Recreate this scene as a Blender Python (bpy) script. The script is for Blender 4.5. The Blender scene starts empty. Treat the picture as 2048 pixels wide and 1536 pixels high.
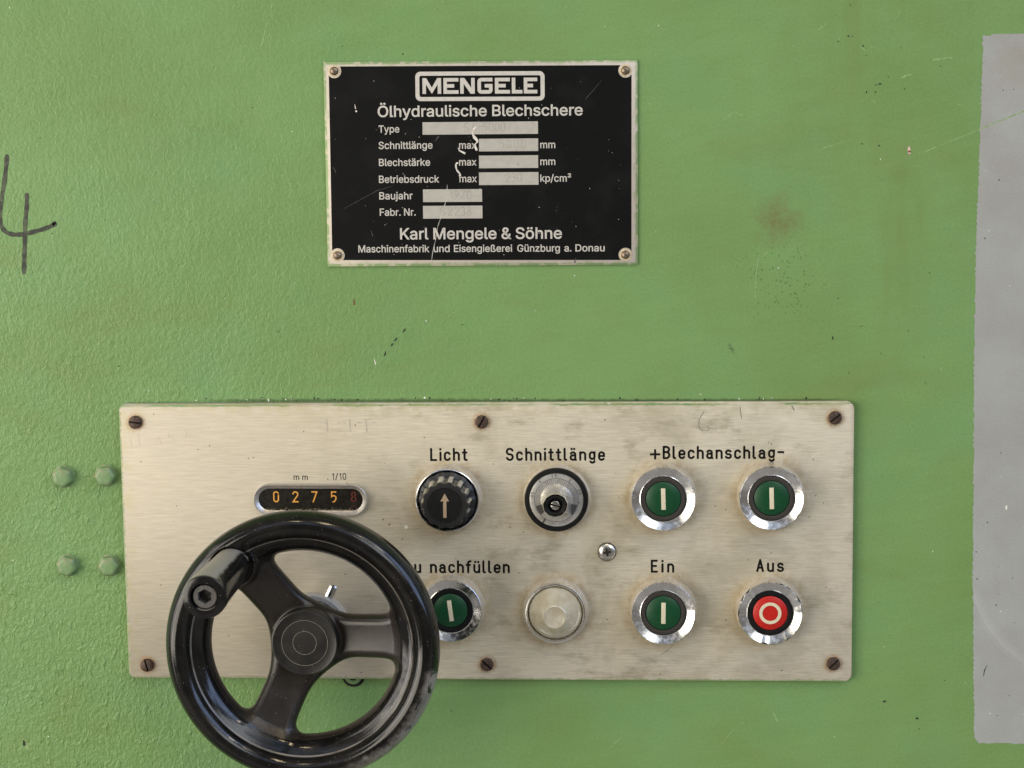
import bpy, bmesh, math, random
import numpy as np
from mathutils import Matrix, Vector

# ------------------------------------------------------------------ camera, world, lights, exposure
scn = bpy.context.scene
COL = scn.collection
S = 0.001                                   # the scene is written in millimetres; x right, y up, h out of the wall

def W(x, y, h=0.0):
    return Vector((x * S, -h * S, y * S))

cam_d = bpy.data.cameras.new('camera')
cam = bpy.data.objects.new('camera', cam_d)
COL.objects.link(cam)
scn.camera = cam
cam_d.sensor_fit = 'HORIZONTAL'
cam_d.sensor_width = 36.0
cam_d.lens = 36.0 * 4080.0 / 2048.0
cam_d.clip_start = 0.02
cam_d.clip_end = 100.0
_loc = Vector((0.0567761, -0.9172709, 0.1233907))
_fwd = Vector((-0.06122912, 0.98921373, -0.13306838)).normalized()
_up = Vector((5.162e-04, 0.13334989, 0.99106889)).normalized()
_right = _fwd.cross(_up).normalized()
_up = _right.cross(_fwd).normalized()
cam.matrix_world = Matrix((( _right.x, _up.x, -_fwd.x, _loc.x), (_right.y, _up.y, -_fwd.y, _loc.y),
                           (_right.z, _up.z, -_fwd.z, _loc.z), (0, 0, 0, 1)))

scn.view_settings.view_transform = 'Standard'
scn.view_settings.look = 'None'
scn.view_settings.exposure = -0.05
scn.view_settings.gamma = 1.0
scn.view_settings.use_curve_mapping = False
scn.cycles.max_bounces = 8
scn.cycles.use_denoising = True

WORLD_STRENGTH = 1.0
KEY_POWER, FILL_POWER, LAMP_POWER = 24.5, 15.0, 6.5

# ------------------------------------------------------------------ tiny node-tree helper
class NT:
    def __init__(self, tree):
        self.t = tree
        tree.nodes.clear()
    def node(self, typ, **kw):
        n = self.t.nodes.new(typ)
        for k, v in kw.items():
            setattr(n, k, v)
        return n
    def put(self, sock, v):
        if isinstance(v, bpy.types.NodeSocket):
            self.t.links.new(v, sock)
        elif v is not None:
            if isinstance(v, (tuple, list)) and len(v) == 3 and sock.type == 'RGBA':
                v = (*v, 1.0)
            sock.default_value = v
    def m(self, op, a, b=None, c=None, clamp=False):
        n = self.node('ShaderNodeMath', operation=op, use_clamp=clamp)
        for i, v in enumerate((a, b, c)):
            if v is not None:
                self.put(n.inputs[i], v)
        return n.outputs[0]
    def vm(self, op, a, b=None):
        n = self.node('ShaderNodeVectorMath', operation=op)
        self.put(n.inputs[0], a)
        if b is not None:
            self.put(n.inputs[1], b)
        return n.outputs['Value'] if op in ('LENGTH', 'DISTANCE', 'DOT_PRODUCT') else n.outputs[0]
    def xyz(self, v):
        n = self.node('ShaderNodeSeparateXYZ')
        self.put(n.inputs[0], v)
        return n.outputs
    def vec(self, x, y, z):
        n = self.node('ShaderNodeCombineXYZ')
        for i, v in enumerate((x, y, z)):
            self.put(n.inputs[i], v)
        return n.outputs[0]
    def ss(self, v, a, b, lo=0.0, hi=1.0):                  # smooth step between a and b
        n = self.node('ShaderNodeMapRange', interpolation_type='SMOOTHSTEP')
        for i, q in enumerate((v, a, b, lo, hi)):
            self.put(n.inputs[i], q)
        return n.outputs[0]
    def mix(self, f, a, b):
        n = self.node('ShaderNodeMix', data_type='RGBA')
        self.put(n.inputs[0], f); self.put(n.inputs[6], a); self.put(n.inputs[7], b)
        return n.outputs[2]
    def mulc(self, col, f):
        n = self.node('ShaderNodeMix', data_type='RGBA', blend_type='MULTIPLY')
        self.put(n.inputs[0], 1.0); self.put(n.inputs[6], col); self.put(n.inputs[7], f)
        return n.outputs[2]
    def noise(self, v, scale=1.0, detail=3.0, rough=0.5, dist=0.0):
        n = self.node('ShaderNodeTexNoise')
        self.put(n.inputs['Vector'], v)
        n.inputs['Scale'].default_value = scale
        n.inputs['Detail'].default_value = detail
        n.inputs['Roughness'].default_value = rough
        n.inputs['Distortion'].default_value = dist
        return n.outputs[0]
    def voro(self, v, scale=1.0, rnd=1.0):
        n = self.node('ShaderNodeTexVoronoi')
        self.put(n.inputs['Vector'], v)
        n.inputs['Scale'].default_value = scale
        n.inputs['Randomness'].default_value = rnd
        return n.outputs['Distance'], n.outputs['Color']
    def mm(self):                                           # object coordinates in millimetres as (x, y up, h)
        tc = self.node('ShaderNodeTexCoord')
        p = self.vm('SCALE', tc.outputs['Object'])
        p.node.inputs['Scale'].default_value = 1000.0
        o = self.xyz(p)
        return o[0], o[2], self.m('MULTIPLY', o[1], -1.0), p
    def blob(self, x, y, cx, cy, r0, r1):                   # 1 inside r0, falling to 0 at r1
        d = self.m('SQRT', self.m('ADD', self.m('POWER', self.m('SUBTRACT', x, cx), 2.0), self.m('POWER', self.m('SUBTRACT', y, cy), 2.0)))
        return self.ss(d, r0, r1, 1.0, 0.0)
    def bump(self, h, strength=1.0, dist=0.0002, normal=None):
        n = self.node('ShaderNodeBump')
        n.inputs['Strength'].default_value = strength
        n.inputs['Distance'].default_value = dist
        self.put(n.inputs['Height'], h)
        if normal is not None:
            self.put(n.inputs['Normal'], normal)
        return n.outputs[0]

def material(name, fn):
    m = bpy.data.materials.new(name)
    m.use_nodes = True
    t = NT(m.node_tree)
    b = t.node('ShaderNodeBsdfPrincipled')
    o = t.node('ShaderNodeOutputMaterial')
    m.node_tree.links.new(b.outputs[0], o.inputs[0])
    kw = fn(t) or {}
    for k, v in kw.items():
        t.put(b.inputs[k], v)
    return m

# ------------------------------------------------------------------ world: a dim workshop hall with windows
world = bpy.data.worlds.new('World')
scn.world = world
world.use_nodes = True
t = NT(world.node_tree)
tc = t.node('ShaderNodeTexCoord')
dx, dy, dz = t.xyz(tc.outputs['Generated'])[:3]
back = t.m('MAXIMUM', t.m('MULTIPLY', dy, -1.0), 0.06)
u = t.m('DIVIDE', dx, back)
v = t.m('DIVIDE', dz, back)
def rect(u0, u1, v0, v1, e=0.05):
    a = t.m('MULTIPLY', t.ss(u, u0 - e, u0 + e), t.ss(u, u1 - e, u1 + e, 1.0, 0.0))
    b = t.m('MULTIPLY', t.ss(v, v0 - e, v0 + e), t.ss(v, v1 - e, v1 + e, 1.0, 0.0))
    return t.m('MULTIPLY', a, b)
nz = t.noise(tc.outputs['Generated'], 3.0, 4.0, 0.6)
base = t.mix(t.ss(dz, -0.5, 0.75), (0.17, 0.155, 0.135), (0.22, 0.205, 0.185))
base = t.mix(t.m('MULTIPLY', t.ss(t.vm('LENGTH', t.vec(u, v, 0.0)), 0.15, 0.75, 1.0, 0.0), 0.72), base, (0.05, 0.05, 0.05))
base = t.mix(t.m('MULTIPLY', t.ss(v, -0.30, -0.75), t.ss(v, -3.0, -1.6)), base, (0.34, 0.32, 0.30))
base = t.mulc(base, t.ss(nz, 0.3, 0.7, 0.7, 1.25))
br = t.node('ShaderNodeTexBrick')
br.offset = 0.0
br.inputs['Scale'].default_value = 1.0
br.inputs['Brick Width'].default_value = 0.34
br.inputs['Row Height'].default_value = 0.27
br.inputs['Mortar Size'].default_value = 0.03
br.inputs['Color1'].default_value = (1.0, 1.0, 1.0, 1)
br.inputs['Color2'].default_value = (0.45, 0.5, 0.6, 1)
br.inputs['Mortar'].default_value = (0.10, 0.09, 0.08, 1)
t.put(br.inputs['Vector'], t.vec(u, v, 0.0))
panes = br.outputs['Color']
def win(mask, colour, col):
    return t.mix(mask, col, t.mulc(panes, colour))
base = win(rect(-7.0, -1.55, -0.9, 2.0, 0.15), (8.0, 7.4, 6.6), base)
base = win(rect(1.1, 4.6, 0.3, 2.6, 0.15), (4.0, 5.2, 7.8), base)
base = win(rect(-0.75, 0.95, 0.55, 1.35, 0.06), (1.05, 1.2, 1.5), base)
bg = t.node('ShaderNodeBackground')
t.put(bg.inputs[0], base)
bg.inputs[1].default_value = WORLD_STRENGTH
wo = t.node('ShaderNodeOutputWorld')
t.t.links.new(bg.outputs[0], wo.inputs[0])

def area(name, loc, target, size, power, colour, shape='SQUARE'):
    l = bpy.data.lights.new(name, 'AREA')
    l.shape = shape
    l.size = size
    l.energy = power
    l.color = colour
    o = bpy.data.objects.new(name, l)
    COL.objects.link(o)
    o.location = loc
    o.rotation_euler = (Vector(target) - Vector(loc)).to_track_quat('-Z', 'Y').to_euler()
    return o
area('window_light', (-1.30, -1.30, -0.04), (-0.05, 0, -0.10), 1.15, KEY_POWER, (1.0, 0.93, 0.80))
area('skylight', (1.2, -2.4, 1.3), (0.05, 0, -0.15), 1.1, FILL_POWER, (0.93, 0.97, 1.0))
for i, (lx, ly, lz) in enumerate([(0.25, -1.5, 2.9), (0.15, -2.0, 3.0), (1.5, -2.0, 2.9), (1.9, -1.8, 2.3), (-0.8, -2.3, 3.3)]):
    area('ceiling_lamp', (lx, ly, lz), (0, 0, 0), 0.34, LAMP_POWER, (1.0, 0.80, 0.50), 'DISK')

# ------------------------------------------------------------------ geometry helpers
class G:
    """collects faces in local millimetres (x, y, h) with a material slot each"""
    def __init__(self):
        self.v, self.f, self.mi, self.sm = [], [], [], []
    def add(self, vs, fs, mat=0, smooth=True):
        o = len(self.v)
        self.v += [tuple(p) for p in vs]
        for f in fs:
            self.f.append([i + o for i in f]); self.mi.append(mat); self.sm.append(smooth)
    def lathe(self, prof, n=72, cx=0.0, cy=0.0, mat=0, cap0=False, cap1=True, fr=None):
        vs, fs = [], []
        for r, h in prof:
            for k in range(n):
                a = 2 * math.pi * k / n
                rr = r * (fr(a, h) if fr else 1.0)
                vs.append((cx + rr * math.cos(a), cy + rr * math.sin(a), h))
        for i in range(len(prof) - 1):
            for k in range(n):
                a, b = i * n + k, i * n + (k + 1) % n
                fs.append([a, b, b + n, a + n])
        if cap0: fs.append(list(range(n - 1, -1, -1)))
        if cap1: fs.append([(len(prof) - 1) * n + k for k in range(n)])
        self.add(vs, fs, mat)
    def loft(self, rings, mat=0, cap0=False, cap1=True):
        n = len(rings[0]); vs = [p for r in rings for p in r]; fs = []
        for i in range(len(rings) - 1):
            for k in range(n):
                a, b = i * n + k, i * n + (k + 1) % n
                fs.append([a, b, b + n, a + n])
        if cap0: fs.append(list(range(n - 1, -1, -1)))
        if cap1: fs.append([(len(rings) - 1) * n + k for k in range(n)])
        self.add(vs, fs, mat)
    def prism(self, out, h0, h1, bev=0.0, mat=0):
        rings = [[(x, y, h0) for x, y in out]]
        if bev > 0:
            rings.append([(x, y, h1 - bev) for x, y in out])
            ins = inset(out, bev * 0.3); rings.append([(x, y, h1 - bev * 0.3) for x, y in ins])
            ins = inset(out, bev); rings.append([(x, y, h1) for x, y in ins])
        else:
            rings.append([(x, y, h1) for x, y in out])
        self.loft(rings, mat)
    def poly(self, out, h, mat=0):
        self.add([(x, y, h) for x, y in out], [list(range(len(out)))], mat)
    def strip(self, pts, w, h, mat=0, cap=True, thick=0.0):
        pts = [Vector(p) for p in pts]
        if len(pts) == 1:
            self.poly([(pts[0].x + w / 2 * math.cos(k * math.pi / 8), pts[0].y + w / 2 * math.sin(k * math.pi / 8)) for k in range(16)], h, mat)
            return
        ws = w if isinstance(w, (list, tuple)) else [w] * len(pts)
        L, R = [], []
        n = len(pts)
        for i, p in enumerate(pts):
            d0 = (p - pts[i - 1]).normalized() if i else (pts[1] - p).normalized()
            d1 = (pts[i + 1] - p).normalized() if i < n - 1 else d0
            nn = Vector((-d0.y - d1.y, d0.x + d1.x))
            if nn.length < 1e-6: nn = Vector((-d0.y, d0.x))
            nn.normalize()
            c = max(0.45, nn.dot(Vector((-d0.y, d0.x))))
            q = nn * (ws[i] / 2 / c)
            L.append(p + q); R.append(p - q)
        vs = [(*l, h) for l in L] + [(*r, h) for r in R]
        fs = [[n + i, n + i + 1, i + 1, i] for i in range(n - 1)]
        if cap:
            for end, d, wd in ((n - 1, (pts[-1] - pts[-2]).normalized(), ws[-1]), (0, (pts[0] - pts[1]).normalized(), ws[0])):
                a0 = math.atan2(d.y, d.x)
                b = len(vs)
                for k in range(9):
                    a = a0 - math.pi / 2 + math.pi * k / 8
                    vs.append((pts[end].x + wd / 2 * math.cos(a), pts[end].y + wd / 2 * math.sin(a), h))
                fs.append(list(range(b, b + 9)))
        self.add(vs, fs, mat)

def inset(out, d):
    n = len(out); res = []
    for i in range(n):
        p0, p, p1 = Vector(out[i - 1]), Vector(out[i]), Vector(out[(i + 1) % n])
        a, b = (p - p0), (p1 - p)
        if a.length < 1e-9 or b.length < 1e-9:
            res.append((p.x, p.y)); continue
        a.normalize(); b.normalize()
        nn = Vector((-a.y - b.y, a.x + b.x)); nn.normalize()
        c = max(0.3, nn.dot(Vector((-a.y, a.x))))
        q = p + nn * (d / c)
        res.append((q.x, q.y))
    return res

def rrect(x0, y0, x1, y1, r, n=6):
    pts = []
    for cx, cy, a0 in ((x1 - r, y0 + r, -90), (x1 - r, y1 - r, 0), (x0 + r, y1 - r, 90), (x0 + r, y0 + r, 180)):
        for k in range(n + 1):
            a = math.radians(a0 + 90 * k / n)
            pts.append((cx + r * math.cos(a), cy + r * math.sin(a)))
    return pts
def circ(r, n=48, cx=0, cy=0):
    return [(cx + r * math.cos(2 * math.pi * k / n), cy + r * math.sin(2 * math.pi * k / n)) for k in range(n)]
def A(cx, cy, rx, ry, a0, a1, n=12):
    return [(cx + rx * math.cos(math.radians(a0 + (a1 - a0) * k / n)), cy + ry * math.sin(math.radians(a0 + (a1 - a0) * k / n))) for k in range(n + 1)]

def build(name, g, mats, parent=None, sharp=32.0, origin=(0, 0, 0)):
    me = bpy.data.meshes.new(name)
    me.from_pydata([W(*p) for p in g.v], [], g.f)
    for m in (mats if isinstance(mats, (list, tuple)) else [mats]):
        me.materials.append(m)
    me.polygons.foreach_set('material_index', g.mi)
    me.polygons.foreach_set('use_smooth', [True] * len(g.f))
    me.update()
    me.set_sharp_from_angle(angle=math.radians(sharp))
    o = bpy.data.objects.new(name, me)
    COL.objects.link(o)
    if parent: o.parent = parent
    o.location = W(*origin)
    return o

def thing(name, label, cat, x, y, h=0.0, group=None, rot=0.0):
    o = bpy.data.objects.new(name, None)
    o.empty_display_size = 0.01
    COL.objects.link(o)
    o.location = W(x, y, h)
    o.rotation_euler = (0, math.radians(-rot), 0)
    o['label'] = label; o['category'] = cat
    if group: o['group'] = group
    return o

def copy_tree(o, parent=None):
    c = o.copy()
    COL.objects.link(c)
    if parent: c.parent = parent
    for ch in list(o.children):
        copy_tree(ch, c)
    return c

# ------------------------------------------------------------------ stroke lettering (rounded engraving alphabet)
ARCH = [(0, 4.4)] + A(2.2, 4.5, 2.2, 2.2, 180, 0) + [(4.4, 0)]
DA = [A(2.1, 4.7, 2.0, 2.0, 155, 0) + [(4.1, 0.9), (4.6, 0)], [(4.1, 3.95), (2.0, 3.95)] + A(1.95, 1.97, 1.95, 1.97, 90, 270) + A(2.5, 1.7, 1.6, 1.7, 270, 350)]
DU = [[(0, 6.7)] + A(2.2, 2.2, 2.2, 2.2, 180, 360), [(4.4, 6.7), (4.4, 0)]]
GLY = {
 'L': ([[(0, 10), (0, 0), (4.4, 0)]], 4.4), 'i': ([[(0, 6.7), (0, 0)], [(0, 9.7)]], 0.0),
 'c': ([A(2.2, 4.5, 2.2, 2.2, 25, 180) + A(2.2, 2.2, 2.2, 2.2, 180, 335)], 4.2),
 'h': ([[(0, 10), (0, 0)], ARCH], 4.4), 'n': ([[(0, 6.7), (0, 0)], ARCH], 4.4),
 't': ([[(1.2, 9.3), (1.2, 1.4)] + A(2.5, 1.3, 1.3, 1.3, 180, 270) + [(3.0, 0)], [(-0.3, 6.7), (2.8, 6.7)]], 2.8),
 'l': ([[(0, 10), (0, 1.2)] + A(1.1, 1.1, 1.1, 1.1, 180, 270) + [(1.4, 0)]], 1.4),
 'S': ([A(2.6, 7.45, 2.6, 2.55, 20, 250) + A(2.6, 2.55, 2.6, 2.55, 70, -160)], 5.2),
 'a': (DA, 4.6), 'ä': (DA + [[(0.9, 9.7)], [(3.2, 9.7)]], 4.6), 'u': (DU, 4.4), 'ü': (DU + [[(0.9, 9.4)], [(3.6, 9.4)]], 4.4),
 'g': ([[(4.3, 4.5)] + A(2.2, 4.5, 2.1, 2.2, 0, 180) + A(2.2, 3.0, 2.1, 2.2, 180, 360), [(4.4, 6.7), (4.4, -0.6)] + A(2.4, -0.6, 2.0, 2.0, 0, -150)], 4.4),
 'e': ([[(0.1, 3.4), (4.35, 3.4)] + A(2.2, 4.4, 2.2, 2.3, 0, 180) + A(2.2, 2.2, 2.2, 2.2, 180, 325)], 4.4),
 'B': ([[(0, 0), (0, 10), (2.4, 10)] + A(2.4, 7.7, 2.3, 2.3, 90, -90) + [(0, 5.4)], [(2.4, 5.4)] + A(2.4, 2.7, 2.5, 2.7, 90, -90) + [(0, 0)]], 4.9),
 's': ([A(2.1, 5.0, 2.0, 1.7, 25, 250) + A(2.1, 1.75, 2.2, 1.75, 70, -160)], 4.3),
 'f': ([A(2.7, 8.3, 1.7, 1.7, 75, 180) + [(1, 0)], [(-0.5, 6.7), (2.6, 6.7)]], 2.8),
 'E': ([[(4.4, 10), (0, 10), (0, 0), (4.4, 0)], [(0, 5.2), (3.6, 5.2)]], 4.4),
 'A': ([[(0, 0), (2.5, 10)], [(2.5, 10), (5.0, 0)], [(0.9, 3.0), (4.1, 3.0)]], 5.0),
 'z': ([[(0, 6.7), (4, 6.7), (0, 0), (4, 0)]], 4.0),
 'm': ([[(0, 6.7), (0, 0)], [(0, 4.4)] + A(2.1, 4.7, 2.1, 2.0, 180, 0) + [(4.2, 0)], [(4.2, 4.4)] + A(6.3, 4.7, 2.1, 2.0, 180, 0) + [(8.4, 0)]], 8.4),
 '1': ([[(0, 7.6), (1.9, 10), (1.9, 0)]], 1.9), '/': ([[(0, -0.3), (3.2, 10.3)]], 3.2),
 '0': ([A(2.3, 7.6, 2.3, 2.4, 0, 180) + A(2.3, 2.4, 2.3, 2.4, 180, 360) + [(4.6, 7.6)]], 4.6),
 '2': ([A(2.4, 7.5, 2.4, 2.5, 170, -25) + [(0.1, 0), (5.0, 0)]], 5.0),
 '3': ([A(2.3, 7.6, 2.2, 2.4, 160, -80) + A(2.3, 2.7, 2.5, 2.7, 80, -160)], 4.8),
 '4': ([[(3.0, 10), (0, 2.6), (4.8, 2.6)], [(3.6, 5.0), (3.6, 0)]], 4.8),
 '5': ([[(4.6, 10), (0.4, 10), (0.2, 5.2)] + A(2.2, 4.1, 2.5, 2.1, 125, 0) + A(0.6, 3.9, 4.1, 4.2, 0, -75)], 4.8),
 '6': ([[(3.4, 10), (0.5, 4.6)] + A(2.4, 2.7, 2.3, 2.7, 150, 510)], 4.8),
 '7': ([[(0, 10), (5.0, 10), (1.2, 0)]], 5.0),
 '8': ([A(2.4, 7.6, 2.0, 2.3, -90, 270), A(2.4, 2.7, 2.4, 2.7, 90, 450)], 4.8),
 '9': ([[(1.4, 0), (4.3, 5.4)] + A(2.4, 7.3, 2.3, 2.7, -30, 330)], 4.8),
 '+': ([[(0, 3.4), (7.6, 3.4)], [(3.8, 7.2), (3.8, -0.4)]], 7.6), '-': ([[(0, 5.2), (4.2, 5.2)]], 4.2), '.': ([[(0, 0)]], 0.0),
}
def strokes(g, s, x0, x1, y, unit, wd, h, mat=0, rot=None, space=5.5, jit=0.0, rng=None):
    """set the string between the outer edges x0 and x1 on the baseline y"""
    gl = [GLY.get(c) for c in s]
    tot = sum((q[1] if q else 0) for q in gl) * unit
    gaps = sum(1.0 if (gl[i] and gl[i + 1]) else 0.75 for i in range(len(s) - 1))
    gap = ((x1 - x0 - wd) - tot) / gaps if gaps else 0.0
    x = x0 + wd / 2
    k = 0
    for i, q in enumerate(gl):
        if q:
            for st in q[0]:
                pts = [(x + px * unit, y + wd / 2 + py * unit) for px, py in st]
                if jit: pts = [(a + rng.uniform(-jit, jit), b + rng.uniform(-jit, jit)) for a, b in pts]
                if rot: pts = [rot(*p) for p in pts]
                g.strip(pts, wd if len(pts) > 1 else wd * 1.12, h + 0.006 * (k % 4), mat)
                k += 1
            x += q[1] * unit
        if i < len(s) - 1:
            x += gap * (1.0 if (gl[i] and gl[i + 1]) else 0.75)

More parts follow.
